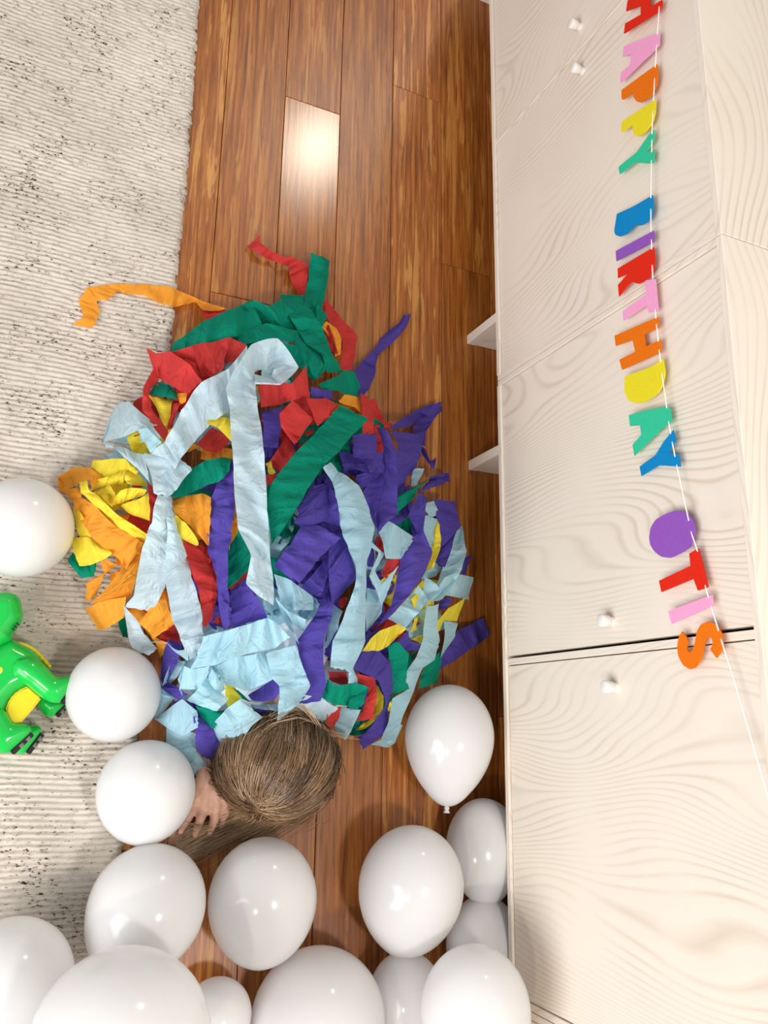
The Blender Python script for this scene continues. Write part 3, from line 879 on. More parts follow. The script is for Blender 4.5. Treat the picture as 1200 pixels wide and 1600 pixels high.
fr = np.random.default_rng(21)
LAND = [((160, 780), 'in the orange cluster at the left'), ((440, 510), 'under the green collar at the top'), ((300, 590), 'among the red folds at upper left'),
        ((245, 730), 'beside the pale blue knot'), ((390, 700), 'behind the central pale strip'), ((480, 640), 'beside the red bunch near the top loop'),
        ((600, 700), 'near the crinkled purple patch'), ((470, 800), 'under the green diagonal streamer'), ((680, 800), 'along the right rim'),
        ((560, 850), 'behind the twisted blue strip'), ((650, 930), 'among the strands on the right flank'), ((300, 900), 'between the two hanging white strips'),
        ((450, 960), 'under the blue fan in the centre'), ((560, 1060), 'around the red rosette'), ((660, 1050), 'above the right balloon'),
        ((270, 1060), 'in the lower left gap by the balloons'), ((380, 1060), 'under the broad blue band at lower left'), ((480, 1070), 'under the pointed blue end above the hair')]
LP = np.array([p for p, _ in LAND], float)
fillers = []
made = 0
while made < 150:
    x, y = fr.uniform(90, 740), fr.uniform(455, 1180)
    z, r = mound(x, y)
    if r > 0.86 or y > 1135: continue
    dd = np.hypot(*(seg_mid - (x, y)).T)
    near = np.argsort(dd)[:5]
    c = seg_col[int(fr.choice(near))]
    ang = fr.uniform(0, 6.28)
    ln = fr.uniform(70, 130)
    nseg = 6
    pts = [np.array([x, y]) - 0.5 * ln * np.array([math.cos(ang), math.sin(ang)])]
    a = ang
    sec = []
    ok = True
    for k in range(nseg):
        a += fr.normal(0, 0.35)
        p = pts[-1] + ln / nseg * np.array([math.cos(a), math.sin(a)])
        pts.append(p)
        hw = fr.uniform(12, 25)
        nrm = np.array([-math.sin(a), math.cos(a)])
        q = np.concatenate([p - nrm * hw, p + nrm * hw])
        if mound(q[0], q[1])[1] > 0.93 or mound(q[2], q[3])[1] > 0.93 or p[1] > 1150 or (p[1] > 1105 and 330 < p[0] < 540): ok = False
        sec.append(q)
    if not ok: continue
    me = ribbon_mesh(sec, fr.uniform(-0.008, 0.016), 5000 + made, crumple=1.8, tilt_max=0.022)
    o = link('crepe_streamer', me, CREPE[c][0])
    where = LAND[int(np.argmin(np.hypot(*(LP - (x, y)).T)))][1]
    tag(o, 'crumpled %s crepe streamer buried %s' % (CREPE[c][1], where), 'streamer', 'streamers buried in the pile, ' + CREPE[c][1])
    fillers.append(o)
    made += 1

# ------------------------------------------------------------------ the child under the streamers
def V3(px, py, z):
    return Vector(P(px, py, z))


def add_cap(bm, p0, r0, p1, r1, seg=14):
    """tapered capsule as a chain of overlapping balls and a frustum"""
    p0, p1 = Vector(p0), Vector(p1)
    for p, r in ((p0, r0), (p1, r1)):
        bmesh.ops.create_icosphere(bm, subdivisions=3, radius=r, matrix=Matrix.Translation(p))
    d = p1 - p0
    if d.length > 1e-5:
        mt = Matrix.Translation((p0 + p1) / 2) @ d.to_track_quat('Z', 'Y').to_matrix().to_4x4()
        bmesh.ops.create_cone(bm, cap_ends=True, segments=seg + 8, radius1=r0, radius2=r1, depth=d.length, matrix=mt)


def add_ell(bm, c, rad, rot=None):
    mt = Matrix.Translation(Vector(c)) @ (rot.to_4x4() if rot else Matrix.Identity(4)) @ Matrix.Diagonal((rad[0], rad[1], rad[2], 1))
    bmesh.ops.create_icosphere(bm, subdivisions=4, radius=1.0, matrix=mt)


def remeshed(name, bm, vox, smooth_it, mat, parent):
    me = bpy.data.meshes.new(name)
    bm.to_mesh(me)
    bm.free()
    t = bpy.data.objects.new('tmp', me)
    COL.objects.link(t)
    md = t.modifiers.new('r', 'REMESH')
    md.mode = 'VOXEL'
    md.voxel_size = vox
    md.use_smooth_shade = True
    if smooth_it:
        sm = t.modifiers.new('s', 'SMOOTH')
        sm.factor = 0.5
        sm.iterations = smooth_it
    bpy.context.view_layer.update()
    out = bpy.data.meshes.new_from_object(t.evaluated_get(bpy.context.evaluated_depsgraph_get()))
    bpy.data.objects.remove(t, do_unlink=True)
    out.name = name
    out.materials.clear()
    return link(name, out, mat, parent, True)


def mat_skin():
    t = NT('skin')
    geo = t.n('ShaderNodeNewGeometry')
    nz = t.n('ShaderNodeTexNoise', i_Scale=90.0, i_Detail=3.0); t.l(geo.outputs['Position'], nz.inputs['Vector'])
    col = t.ramp(nz.outputs['Fac'], [(0.3, lin((216, 164, 140))), (0.7, lin((234, 188, 164)))])
    t.l(col, t.b.inputs['Base Color'])
    t.b.inputs['Roughness'].default_value = 0.5
    t.b.inputs['Subsurface Weight'].default_value = 0.12
    t.b.inputs['Subsurface Radius'].default_value = (0.006, 0.003, 0.002)
    t.b.inputs['Subsurface Scale'].default_value = 1.0
    return t.m


M_SKIN = mat_skin()
HC = V3(434, 1193, 0.112)
HR = Vector((0.087, 0.079, 0.097))
person = empty('person', (HC.x, HC.y + 0.2, 0))
tag(person, 'child crouched face down under the streamers, long dark blonde hair and one hand showing', 'person')

bm = bmesh.new()
add_ell(bm, HC, HR * 0.965)
add_ell(bm, HC + Vector((0, -0.012, -0.035)), (0.064, 0.062, 0.066))       # face, towards the floor
add_cap(bm, HC + Vector((0, -0.030, -0.090)), 0.009, HC + Vector((0, -0.012, -0.097)), 0.011)  # nose
add_cap(bm, HC + Vector((-0.018, 0.014, -0.092)), 0.007, HC + Vector((0.018, 0.014, -0.092)), 0.007)  # lips
add_ell(bm, HC + Vector((0, 0.040, -0.080)), (0.024, 0.018, 0.016))        # chin
for sx in (-1, 1):
    add_ell(bm, HC + Vector((sx * 0.026, -0.040, -0.082)), (0.013, 0.009, 0.008))     # closed eyelids
    add_ell(bm, HC + Vector((sx * 0.082, 0.026, -0.010)), (0.008, 0.017, 0.024))      # ears
sh_r, sh_l = V3(372, 1072, 0.105), V3(520, 1072, 0.105)
nb = V3(446, 1094, 0.086)
chest, belly, pelvis = V3(440, 1000, 0.105), V3(435, 880, 0.120), V3(432, 770, 0.120)
add_cap(bm, HC + Vector((0, 0.02, 0.0)), 0.044, nb, 0.040)
add_cap(bm, nb, 0.043, chest, 0.078)
add_cap(bm, chest, 0.078, belly, 0.075)
add_cap(bm, belly, 0.075, pelvis, 0.085)
add_cap(bm, nb, 0.04, sh_r, 0.038)
add_cap(bm, nb, 0.04, sh_l, 0.038)
el_r, wr_r = V3(300, 1085, 0.045), V3(327, 1198, 0.034)
add_cap(bm, sh_r, 0.031, el_r, 0.024)
add_cap(bm, el_r, 0.024, wr_r, 0.0175)
el_l, wr_l = V3(565, 1070, 0.042), V3(520, 1080, 0.026)
add_cap(bm, sh_l, 0.031, el_l, 0.024)
add_cap(bm, el_l, 0.024, wr_l, 0.0175)
for sx, hx in ((-1, 392), (1, 472)):
    hip, knee, ank = V3(hx, 770, 0.10), V3(hx + sx * 12, 935, 0.05), V3(hx + sx * 4, 740, 0.036)
    add_cap(bm, hip, 0.056, knee, 0.040)
    add_cap(bm, knee, 0.038, ank, 0.022)
    add_cap(bm, ank, 0.022, V3(hx, 690, 0.020), 0.016)
# hands: palm of four metacarpals, four fingers, thumb
HAND = [  # knuckle, middle joint, tip (photo pixel, height), base radius
    ((351, 1252, .024), (353, 1268, .027), (346, 1288, .014), .0074),
    ((337, 1261, .025), (335, 1280, .027), (328, 1298, .013), .0078),
    ((319, 1264, .024), (312, 1283, .022), (305, 1301, .010), .0074),
    ((303, 1260, .020), (294, 1279, .018), (283, 1297, .009), .0066)]
for kn, mj, tp, r in HAND:
    a, b, c = V3(*kn), V3(*mj), V3(*tp)
    add_cap(bm, wr_r + Vector((0, 0, -0.002)), 0.0170, a, r * 1.45)
    add_cap(bm, a, r * 1.12, b, r * 0.98)
    add_cap(bm, b, r * 0.98, c, r * 0.80)
add_cap(bm, V3(340, 1212, .030), 0.0130, V3(358, 1238, .026), 0.0098)
add_cap(bm, V3(358, 1238, .026), 0.0092, V3(367, 1262, .020), 0.0068)
for k in range(4):
    a = wr_l + Vector((-0.028 - 0.004 * k, -0.022 + 0.013 * k, -0.008))
    add_cap(bm, wr_l, 0.013, a, 0.008)
    b = a + Vector((-0.018, -0.006, -0.006))
    add_cap(bm, a, 0.007, b, 0.0065)
    add_cap(bm, b, 0.0065, b + Vector((0.006, -0.004, -0.008)), 0.0055)
add_cap(bm, wr_l + Vector((0, -0.012, 0)), 0.010, wr_l + Vector((-0.014, -0.034, -0.010)), 0.0065)
remeshed('body', bm, 0.0024, 3, M_SKIN, person)

M_NAIL = plain('fingernail', (230, 178, 160), 0.35)
for kn, mj, tp, r in HAND:
    a, b = V3(*mj), V3(*tp)
    d = (b - a).normalized()
    bm = bmesh.new()
    up = Vector((0, 0, 1)) - d * d.z
    up.normalize()
    side = d.cross(up)
    rot = Matrix((side, d, up)).transposed()
    add_ell(bm, b + d * 0.0012 + up * r * 0.62, (r * 0.55, r * 0.62, r * 0.2), rot)
    bm_obj('fingernail', bm, M_NAIL, person, True)

M_SHIRT = plain('white_cotton_shirt', (226, 232, 238), 0.85)
bm = bmesh.new()
add_cap(bm, nb + Vector((0, 0.010, -0.004)), 0.050, chest, 0.084)
add_cap(bm, chest, 0.084, belly, 0.081)
add_cap(bm, belly, 0.081, pelvis, 0.086)
add_cap(bm, nb + Vector((0, 0.012, -0.004)), 0.042, sh_r, 0.043)
add_cap(bm, nb + Vector((0, 0.012, -0.004)), 0.042, sh_l, 0.043)
add_cap(bm, sh_r, 0.037, el_r, 0.030)
add_cap(bm, sh_l, 0.037, el_l, 0.030)
remeshed('shirt', bm, 0.004, 3, M_SHIRT, person)
M_TROUSERS = plain('blue_cotton_trousers', (70, 92, 140), 0.85)
bm = bmesh.new()
add_cap(bm, pelvis, 0.090, pelvis + Vector((0, 0.01, -0.005)), 0.088)
for sx, hx in ((-1, 392), (1, 472)):
    hip, knee, ank = V3(hx, 770, 0.10), V3(hx + sx * 12, 935, 0.05), V3(hx + sx * 4, 740, 0.036)
    add_cap(bm, hip, 0.060, knee, 0.044)
    add_cap(bm, knee, 0.042, ank, 0.027)
remeshed('trousers', bm, 0.004, 3, M_TROUSERS, person)

# hair: scalp cap plus combed locks of fine strands running away from the crown
def mat_hair():
    t = NT('dark_blonde_hair')
    at = t.n('ShaderNodeAttribute')
    at.attribute_name = 'strand'
    col = t.ramp(at.outputs['Fac'], [(0.0, lin((82, 58, 38))), (0.35, lin((124, 93, 64))), (0.7, lin((170, 136, 100))), (1.0, lin((218, 188, 150)))])
    t.l(col, t.b.inputs['Base Color'])
    t.b.inputs['Roughness'].default_value = 0.24
    t.b.inputs['Specular IOR Level'].default_value = 1.0
    return t.m


M_HAIR = mat_hair()


def ray_ellipsoid(px, py, k=1.0):
    d = CAM_R @ np.array([(px - 600.0) / CAM_F, -(py - 800.0) / CAM_F, -1.0])
    o = (CAM_C - np.array(HC)) / (np.array(HR) * k)
    dd = d / (np.array(HR) * k)
    A, B, C = dd @ dd, 2 * o @ dd, o @ o - 1
    t = (-B - math.sqrt(max(0, B * B - 4 * A * C))) / (2 * A)
    return o + t * dd


hr = np.random.default_rng(5)
whorl = ray_ellipsoid(410, 1254)
whorl /= np.linalg.norm(whorl)
HCn, HRn = np.array(HC), np.array(HR)
strands = []   # (points, shade, radius)


def flow_path(start, length, swirl, lift, seedv):
    """comb a path over the scalp away from the crown, then let it fall"""
    p = start.copy()
    pts = []
    step = 0.007
    pos = HCn + HRn * p * (1 + lift)
    free = False
    dirw = None
    for k in range(int(length / step)):
        pts.append(pos.copy())
        if not free:
            axis = np.cross(whorl, p)
            na = np.linalg.norm(axis)
            tang = np.cross(axis, p) if na > 1e-4 else hr.normal(0, 1, 3)
            tang /= np.linalg.norm(tang) + 1e-9
            side = np.cross(p, tang)
            tang = tang + swirl * side
            p = p + tang * step / 0.088
            p /= np.linalg.norm(p)
            newpos = HCn + HRn * p * (1 + lift)
            dirw = (newpos - pos) / (np.linalg.norm(newpos - pos) + 1e-9)
            pos = newpos
            if p[2] < -0.18: free = True
        else:
            dirw = dirw + np.array([-0.05 * (p[0] < 0), 0, -0.25])
            dirw /= np.linalg.norm(dirw)
            pos = pos + dirw * step
            if pos[2] < 0.006 + 0.01 * seedv:
                pos[2] = 0.006 + 0.01 * seedv
                dirw[2] = 0
    return np.array(pts)


def tone(p):
    return 0.42 + 0.22 * math.sin(7 * p[0] + 4 * p[1] + 1.0) + 0.16 * math.sin(15 * p[0] - 9 * p[1] + 2 * p[2])


for c in range(520):
    # lock roots spread over the visible scalp, denser near the crown
    while True:
        s0 = hr.normal(0, 1, 3)
        s0 /= np.linalg.norm(s0)
        if s0[2] < -0.1: continue
        ca = s0 @ whorl
        if hr.uniform() < 0.35 + 0.65 * max(0, ca): break
    ca = s0 @ whorl
    lift = 0.012 + 0.030 * hr.uniform() + 0.03 * (1 - ca)
    swirl = 0.30 * math.sin(4.0 * s0[0] + 1.5) + hr.normal(0.05, 0.03)
    guide = flow_path(s0, hr.uniform(0.10, 0.18), swirl, lift, hr.uniform())
    shade = np.clip(tone(s0) + hr.normal(0, 0.07), 0, 1)
    if len(guide) < 4: continue
    t = np.linspace(0, 1, len(guide))[:, None]
    for k in range(12):
        off = hr.normal(0, 1, 3) * np.array([0.0046, 0.0046, 0.0022])
        pts = guide + off * (0.55 + 0.55 * (1 - t)) + 0.0002 * np.sin(t * 6 + hr.uniform(0, 6.28)) * hr.normal(0, 1, 3)
        loc = (pts - HCn) / HRn
        rad = np.linalg.norm(loc, axis=1, keepdims=True)
        pts = np.where(rad < 1.012, HCn + HRn * loc / (rad + 1e-9) * 1.012, pts)
        pts[:, 2] = np.maximum(pts[:, 2], 0.003)
        strands.append((pts, np.clip(shade + hr.normal(0, 0.04), 0, 1), 0.00058))


def guided(starts, wps, n, shade, spread, rad=0.00055):
    """strands along waypoints [(px,py,z,spread px)]"""
    for k in range(n):
        q = []
        a = hr.normal(0, 1)
        b = hr.normal(0, 0.4)
        for (x, y, z, sx, sy) in wps:
            q.append(P(x + sx * (a + b), y + sy * (a - b), max(0.003, z + 0.004 * hr.normal())))
        pts = catmull(q, 18)
        pts += 0.0012 * np.sin(np.linspace(0, 7, 18) + hr.uniform(0, 6.28))[:, None] * hr.normal(0, 1, 3)
        pts[:, 2] = np.maximum(pts[:, 2], 0.0025)
        strands.append((pts, np.clip(hr.normal(shade, 0.2), 0, 1), rad))


# forelock falling from the crown to the boards and sweeping left under the hand
guided(None, [(418, 1268, .060, 16, 3), (395, 1281, .035, 16, 5), (364, 1294, .014, 15, 7), (334, 1306, .012, 14, 8), (305, 1322, .006, 13, 9), (282, 1332, .005, 12, 9)], 300, 0.88, 1, 0.00042)
guided(None, [(392, 1262, .06, 8, 3), (376, 1276, .03, 8, 5), (355, 1290, .012, 8, 6), (328, 1308, .006, 9, 8), (296, 1318, .005, 10, 8)], 110, 0.8, 1, 0.00042)
guided(None, [(448, 1268, .05, 20, 3), (438, 1279, .025, 20, 4), (418, 1288, .012, 20, 5), (385, 1302, .005, 22, 7), (345, 1318, .004, 20, 9)], 150, 0.7, 1, 0.00042)
guided(None, [(470, 1258, .10, 16, 4), (470, 1270, .05, 16, 5), (455, 1280, .012, 16, 5), (432, 1288, .005, 16, 5)], 60, 0.45, 1, 0.00042)
guided(None, [(345, 1285, .012, 8, 5), (320, 1295, .03, 9, 5), (300, 1290, .030, 9, 6), (286, 1300, .014, 10, 9)], 14, 0.98, 1, 0.00042)
# loose pale wisps by the nape
guided(None, [(430, 1122, .19, 6, 3), (458, 1108, .185, 8, 3), (486, 1118, .17, 8, 5), (502, 1138, .15, 6, 6), (524, 1150, .13, 8, 4)], 9, 0.9, 1, 0.0004)
guided(None, [(470, 1100, .20, 5, 3), (484, 1112, .19, 5, 5), (500, 1136, .165, 5, 5), (548, 1150, .15, 8, 3)], 14, 0.98, 1, 0.0004)
guided(None, [(392, 1150, .180, 12, 6), (425, 1128, .19, 10, 5), (462, 1120, .18, 8, 3), (498, 1132, .165, 6, 4), (515, 1152, .14, 5, 4)], 16, 0.7, 1, 0.0004)

vs, fs, sh = [], [], []
base = 0
for pts, shade, rad in strands:
    n = len(pts)
    tan = np.gradient(pts, axis=0)
    tan /= np.linalg.norm(tan, axis=1, keepdims=True) + 1e-9
    ref = np.array([0.31, 0.17, 0.93])
    a = np.cross(tan, ref)
    a /= np.linalg.norm(a, axis=1, keepdims=True) + 1e-9
    b = np.cross(tan, a)
    taper = rad * (1 - 0.75 * np.linspace(0, 1, n) ** 2)[:, None]
    ring = np.stack([pts + taper * (a * math.cos(q) + b * math.sin(q)) for q in (0, 2.094, 4.189)], 1)
    vs.append(ring.reshape(-1, 3))
    idx = base + np.arange(n * 3).reshape(n, 3)
    for j in range(3):
        k = (j + 1) % 3
        fs.append(np.stack([idx[:-1, j], idx[:-1, k], idx[1:, k], idx[1:, j]], -1))
    sh.append(np.full(n * 3, shade))
    base += n * 3
# scalp cap
nu, nvv = 64, 40
th = np.linspace(0, 2 * math.pi, nu, endpoint=False)
fi = np.linspace(0.0, math.radians(112), nvv)
cap = np.stack([np.sin(fi)[:, None] * np.cos(th), np.sin(fi)[:, None] * np.sin(th), np.repeat(np.cos(fi)[:, None], nu, 1)], -1)
capw = HCn + HRn * cap * 1.008
vs.append(capw.reshape(-1, 3))
idx = base + np.arange(nvv * nu).reshape(nvv, nu)
nx = np.roll(idx, -1, axis=1)
fs.append(np.stack([idx[:-1], nx[:-1], nx[1:], idx[1:]], -1).reshape(-1, 4))
sh.append(np.full(nvv * nu, 0.18))
vs, fs, sh = np.concatenate(vs), np.concatenate(fs), np.concatenate(sh)
me = bpy.data.meshes.new('hair')
me.vertices.add(len(vs))
me.vertices.foreach_set('co', vs.reshape(-1).astype(np.float32))
me.loops.add(fs.size)
me.loops.foreach_set('vertex_index', fs.reshape(-1).astype(np.int32))
me.polygons.add(len(fs))
me.polygons.foreach_set('loop_start', np.arange(0, fs.size, 4, dtype=np.int32))
me.polygons.foreach_set('loop_total', np.full(len(fs), 4, dtype=np.int32))
me.polygons.foreach_set('use_smooth', np.ones(len(fs), dtype=bool))
at = me.attributes.new('strand', 'FLOAT', 'POINT')
at.data.foreach_set('value', sh.astype(np.float32))
me.update()
hair = link('hair', me, M_HAIR, person)
hair['label'] = 'long straight dark blonde hair spilling over the boards'

# ------------------------------------------------------------------ balloons
def balloon(px, py, rpx, lab, rw=None, elong=1.12, axis=(0, -1, -0.5), squash=1.0, zc=None, taper=0.16, knot=True, ry=None):
    """rpx: visible half width; rw: true radius if it rests on others, else it rests on the ground"""
    if rw is None:
        z = 0.09
        for _ in range(25):
            c = P(px, py, z)
            rw_ = rpx / CAM_F * depth(c)
            z = rw_ * squash + (0.011 if c[0] < -0.64 else 0.001)
        rw = rw_
        if zc is not None: z = zc
        c = P(px, py, z)
    else:
        lo, hi = 0.0, 0.9
        for _ in range(40):
            mid = (lo + hi) / 2
            if depth(P(px, py, mid)) > rw * CAM_F / rpx: lo = mid
            else: hi = mid
        c = P(px, py, lo)
    ax = Vector(axis).normalized()
    rot = ax.to_track_quat('Z', 'Y').to_matrix()
    root = empty('balloon', c)
    tag(root, lab, 'balloon', 'white balloons scattered on the floor')
    nt, npz = 40, 36
    prof = []
    for t in np.linspace(0.0, math.pi, npz):
        ct, st = math.cos(t), math.sin(t)
        hgt = -ct * rw * elong
        f = 1 - taper * (1 - ct) / 2 * (1 - ct) / 2 if ct < 0 else 1
        f = 1 - taper * ((1 - ct) / 2) ** 2 if ct < 0.2 else 1 - taper * ((1 - 0.2) / 2) ** 2 * max(0, 1 - (ct - 0.2) / 0.8)
        prof.append((st * rw * f, hgt))
    # prof runs from crown (-z) to neck (+z); pull the neck out
    prof = [(r, h + rw * 0.10 * max(0, (h / (rw * elong)) - 0.8) ** 1 / 0.2 * 0.6) for r, h in prof]
    ang = np.linspace(0, 2 * math.pi, nt, endpoint=False)
    R3 = np.array(rot)
    bm = bmesh.new()
    rings = []
    for r, h in prof:
        if r < 1e-6:
            loc = R3 @ np.array([0, 0, h]); loc[2] *= squash
            rings.append([bm.verts.new(loc + c)])
        else:
            row = []
            for a in ang:
                loc = R3 @ np.array([r * math.cos(a), r * math.sin(a), h]); loc[2] *= squash
                row.append(bm.verts.new(loc + c))
            rings.append(row)
    for a, b in zip(rings[:-1], rings[1:]):
        for i in range(nt):
            j = (i + 1) % nt
            if len(a) == 1: bm.faces.new((a[0], b[j], b[i]))
            elif len(b) == 1: bm.faces.new((a[i], a[j], b[0]))
            else: bm.faces.new((a[i], a[j], b[j], b[i]))
    bm_obj('skin', bm, M_BALLOON, root, True)
    if knot:
        tip = R3 @ np.array([0, 0, prof[-1][1]])
        tip[2] *= squash
        bm = bmesh.new()
        kp = [(0.002, -0.003), (0.0035, 0.0), (0.0048, 0.003), (0.0032, 0.0055), (0.0045, 0.0075), (0.0062, 0.010), (0.0052, 0.0105), (0.0, 0.008)]
        rr = []
        for r, h in kp:
            rr.append([bm.verts.new(R3 @ np.array([r * math.cos(a), r * math.sin(a), h]) + tip + c) for a in np.linspace(0, 2 * math.pi, 14, endpoint=False)] if r else [bm.verts.new(R3 @ np.array([0, 0, h]) + tip + c)])
        for a, b in zip(rr[:-1], rr[1:]):
            for i in range(14):
                j = (i + 1) % 14
                if len(b) == 1: bm.faces.new((a[i], a[j], b[0]))
                else: bm.faces.new((a[i], a[j], b[j], b[i]))
        bm_obj('knot', bm, M_BALLOON, root, True)
    return root


balloon(33, 824, 79, 'white balloon cut by the left edge beside the orange streamers', elong=1.0, axis=(-0.6, 0.2, -1), taper=0.08)
balloon(178, 1086, 73, 'white balloon touching the feet of the green dinosaur toy', elong=1.05, axis=(0.3, -0.7, -0.9), taper=0.1)
balloon(228, 1239, 77, 'white balloon right beside the hand', elong=1.06, axis=(0.1, -0.9, -0.6), taper=0.1)
balloon(224, 1428, 95, 'white balloon left of the loose hair, its lower end hidden', elong=1.12, axis=(-0.3, -0.8, -0.35), taper=0.25)
balloon(410, 1412, 87, 'white balloon standing on the boards between the hair and the bottom row', elong=1.18, axis=(0.15, -1, -0.55), taper=0.14)
balloon(641, 1394, 86, 'white balloon in the middle of the bare boards near the cabinet', elong=1.2, axis=(0.1, -1, -0.5), taper=0.2)
balloon(702, 1161, 74, 'white balloon with its knot showing, just below the streamers', elong=1.21, axis=(-0.05, -1, 0.0), taper=0.26)
balloon(757, 1328, 64, 'white balloon squeezed under the cabinet edge below the knotted balloon', elong=1.2, axis=(0.05, -1, 0), squash=0.80, taper=0.08)
balloon(757, 1482, 64, 'white balloon deepest under the cabinet edge, half covered', elong=1.2, axis=(0.05, -1, 0), squash=0.80, taper=0.08)
balloon(743, 1586, 88, 'white balloon overlapping the cabinet corner at the bottom', rw=0.086, elong=1.16, axis=(0.1, -1, -0.2), taper=0.1)
balloon(636, 1566, 62, 'white balloon wedged between two larger ones in the bottom row', elong=1.2, axis=(0.2, -1, -0.2), taper=0.08)
balloon(496, 1600, 107, 'white balloon in the centre of the bottom edge', rw=0.108, elong=1.03, axis=(-0.1, -1, -0.3), taper=0.08)
balloon(188, 1636, 143, 'largest nearest white balloon cut by the bottom edge', rw=0.113, elong=1.03, axis=(0.3, -0.6, -0.9), taper=0.08)
balloon(14, 1536, 96, 'white balloon in the bottom left corner on the rug', elong=1.03, axis=(-0.6, -0.3, -0.9), taper=0.08)
balloon(336, 1592, 56, 'smallest white balloon peeping out beside the largest one', elong=1.08, axis=(-0.3, -0.8, -0.4), taper=0.12)

# ------------------------------------------------------------------ toy dinosaur
M_DGREEN = plain('green_gloss_plastic', (24, 190, 74), 0.16)
M_DYELLOW = plain('yellow_gloss_plastic', (236, 214, 44), 0.22)
M_DBLACK = plain('black_rubber', (28, 28, 28), 0.5)
M_DGREY = plain('grey_sole_plastic', (120, 120, 116), 0.45)
dino = empty('dinosaur_toy', P(0, 1070, 0.012))
tag(dino, 'glossy green plastic dinosaur toy with yellow belly lying on the rug', 'toy')
S0 = (0, 900, 5.515)


def D(x, y, z):
    return V3(x / 5.515, 900 + y / 5.515, z)


def puffed(name, pts, z0, z1, it=9):
    """rounded solid from a side outline of the toy, lying flat between heights z0 and z1"""
    bm = bmesh.new()
    f = bm.faces.new([bm.verts.new(D(x, y, z1 - 0.25 * (z1 - z0))) for x, y in pts])
    for v in bm.verts: v.co.z = z1
    ex = bmesh.ops.extrude_face_region(bm, geom=[f])
    for v in ex['geom']:
        if isinstance(v, bmesh.types.BMVert): v.co.z = z0
    bmesh.ops.recalc_face_normals(bm, faces=bm.faces[:])
    ob = remeshed(name, bm, 0.0022, it, M_DGREEN, dino)
    me = ob.data
    co = np.empty(len(me.vertices) * 3, dtype=np.float32)
    me.vertices.foreach_get('co', co)
    co = co.reshape(-1, 3)
    ring = np.array([D(x, y, z1 - 0.25 * (z1 - z0))[:2] for x, y in pts])
    dist = np.full(len(co), 9.0)
    for i in range(len(ring)):
        a, b = ring[i - 1], ring[i]
        ab = b - a
        tt = np.clip(((co[:, :2] - a) @ ab) / (ab @ ab + 1e-12), 0, 1)
        dist = np.minimum(dist, np.linalg.norm(co[:, :2] - (a + tt[:, None] * ab), axis=1))
    q = np.clip(dist / 0.024, 0, 1)
    zc = (z0 + z1) / 2
    co[:, 2] = zc + (co[:, 2] - zc) * (0.30 + 0.80 * np.sqrt(np.clip(1 - (1 - q) ** 2, 0, 1)))
    me.vertices.foreach_set('co', co.reshape(-1))
    me.update()
    return ob


puffed('head', [(-260, 200), (-100, 140), (60, 130), (135, 150), (182, 205), (194, 280), (205, 330), (190, 395), (145, 455), (110, 505), (105, 555), (0, 610), (-260, 640)], 0.026, 0.092, 16)
puffed('body', [(105, 540), (185, 585), (265, 625), (335, 685), (388, 770), (335, 905), (250, 960), (155, 1005), (90, 1075), (50, 1180), (0, 1300), (-260, 1450), (-300, 600), (0, 585)], 0.020, 0.084, 14)


def dino_leg(pts, s0, s1, z0, z1):
    lg = puffed('leg', pts, z0, z1, 8)
    z = (z0 + z1) / 2 + 0.25 * (z1 - z0)
    p0, p1 = D(*s0, z), D(*s1, z)
    p0.z = p1.z = (z0 + z1) / 2
    d = (p1 - p0).normalized()
    up = Vector((0, 0, 1))
    nrm = up.cross(d)
    if nrm.x < 0: nrm = -nrm
    L = (p1 - p0).length
    wid = 0.012
    nrm = (nrm * 0.72 + up * 0.69).normalized()
    up = d.cross(nrm)
    c = (p0 + p1) / 2 + nrm * 0.0015 + Vector((0, 0, 0.006))
    bm = bmesh.new()
    mt = Matrix.Translation(c) @ Matrix((d, up, nrm)).transposed().to_4x4() @ Matrix.Diagonal((L * 0.98, wid, 0.0065, 1))
    bmesh.ops.create_cube(bm, size=1.0, matrix=mt)
    bmesh.ops.bevel(bm, geom=bm.edges[:], offset=0.0014, segments=2, affect='EDGES')
    so = bm_obj('sole', bm, M_DBLACK, None)
    so.parent = lg
    for tt in (-0.26, 0.06):
        bm = bmesh.new()
        mt = Matrix.Translation(c + d * (L * tt) + nrm * 0.0030) @ Matrix((d, nrm, up)).transposed().to_4x4()
        bmesh.ops.create_cone(bm, cap_ends=True, segments=16, radius1=0.0034, radius2=0.0034, depth=wid * 0.5, matrix=mt)
        w = bm_obj('roller', bm, M_DGREY, None)
        w.parent = lg


dino_leg([(105, 770), (145, 715), (230, 695), (315, 715), (395, 772), (455, 838), (495, 868), (545, 868), (605, 856), (660, 866), (670, 890), (655, 925), (525, 1095), (440, 1090), (365, 1052), (250, 955), (185, 910), (115, 850)], (660, 915), (522, 1092), 0.060, 0.100)
dino_leg([(330, 1000), (440, 1040), (520, 1070), (580, 1080), (582, 1100), (478, 1204), (430, 1218), (392, 1208), (325, 1120)], (580, 1090), (478, 1202), 0.016, 0.056)
dino_leg([(-220, 1150), (0, 1130), (50, 1165), (85, 1228), (115, 1268), (155, 1274), (215, 1272), (262, 1295), (276, 1345), (265, 1362), (92, 1522), (30, 1534), (-60, 1508), (-220, 1450)], (272, 1345), (90, 1520), 0.056, 0.096)
dino_leg([(120, 1270), (270, 1290), (335, 1290), (362, 1318), (355, 1358), (228, 1526), (180, 1540), (120, 1518), (95, 1460)], (358, 1348), (226, 1524), 0.016, 0.056)
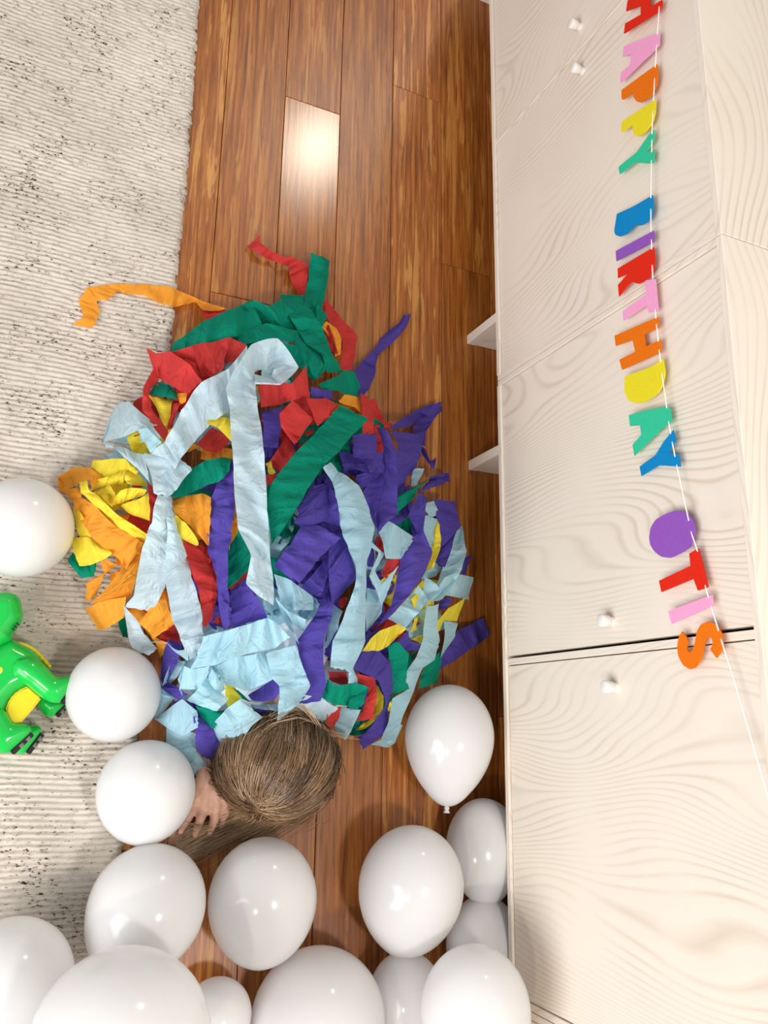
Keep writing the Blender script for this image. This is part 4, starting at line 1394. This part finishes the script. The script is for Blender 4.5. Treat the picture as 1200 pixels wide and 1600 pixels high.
poly = [(45, 1165), (60, 1105), (85, 1060), (115, 1020), (150, 990), (195, 965), (250, 945), (310, 1000), (365, 1045), (300, 1130), (235, 1205), (170, 1275), (110, 1285), (75, 1240)]
bm = bmesh.new()
top = [bm.verts.new(D(x, y, 0.080)) for x, y in poly]
bm.faces.new(top)
ex = bmesh.ops.extrude_face_region(bm, geom=bm.faces[:])
for v in ex['geom']:
    if isinstance(v, bmesh.types.BMVert): v.co.z -= 0.045
bmesh.ops.bevel(bm, geom=bm.edges[:], offset=0.003, segments=2, affect='EDGES')
bm_obj('belly', bm, M_DYELLOW, dino)['label'] = 'yellow belly panel'
bm = bmesh.new()
add_ell(bm, D(30, 815, 0.0845), (0.0080, 0.0075, 0.0022), Matrix.Rotation(math.radians(20), 3, 'Y'))
bm_obj('spot', bm, M_DYELLOW, dino, True)
bm = bmesh.new()
for i in range(9):
    t = i / 8
    add_ell(bm, D(160 + 262 * t, 588 + 190 * t + 42 * math.sin(math.pi * t) * -1, 0.052), (0.0042, 0.0042, 0.012))
remeshed('chest_stripe', bm, 0.002, 4, M_DYELLOW, dino)
for x, y in ((155, 415), (135, 438), (118, 462)):
    bm = bmesh.new()
    add_ell(bm, D(x, y, 0.088), (0.0026, 0.0014, 0.004), Matrix.Rotation(math.radians(-50), 3, 'Z'))
    bm_obj('eyelash_mark', bm, M_DBLACK, dino, True)

# buried streamers that nothing of can be seen through the gaps are not kept
dg = bpy.context.evaluated_depsgraph_get()
dg.update()
gone = []
for o in fillers:
    co = np.empty(len(o.data.vertices) * 3, dtype=np.float32)
    o.data.vertices.foreach_get('co', co)
    co = co.reshape(-1, 3)[::5]
    seen = 0
    for p in co:
        d = Vector(p.tolist()) - Vector(CAM_C)
        hit, loc, nrm, idx, ob, mt = scene.ray_cast(dg, Vector(CAM_C), d.normalized(), distance=d.length + 0.01)
        if hit and ob.name == o.name: seen += 1
    if seen < 0.02 * len(co): gone.append(o)
for o in gone:
    bpy.data.objects.remove(o, do_unlink=True)
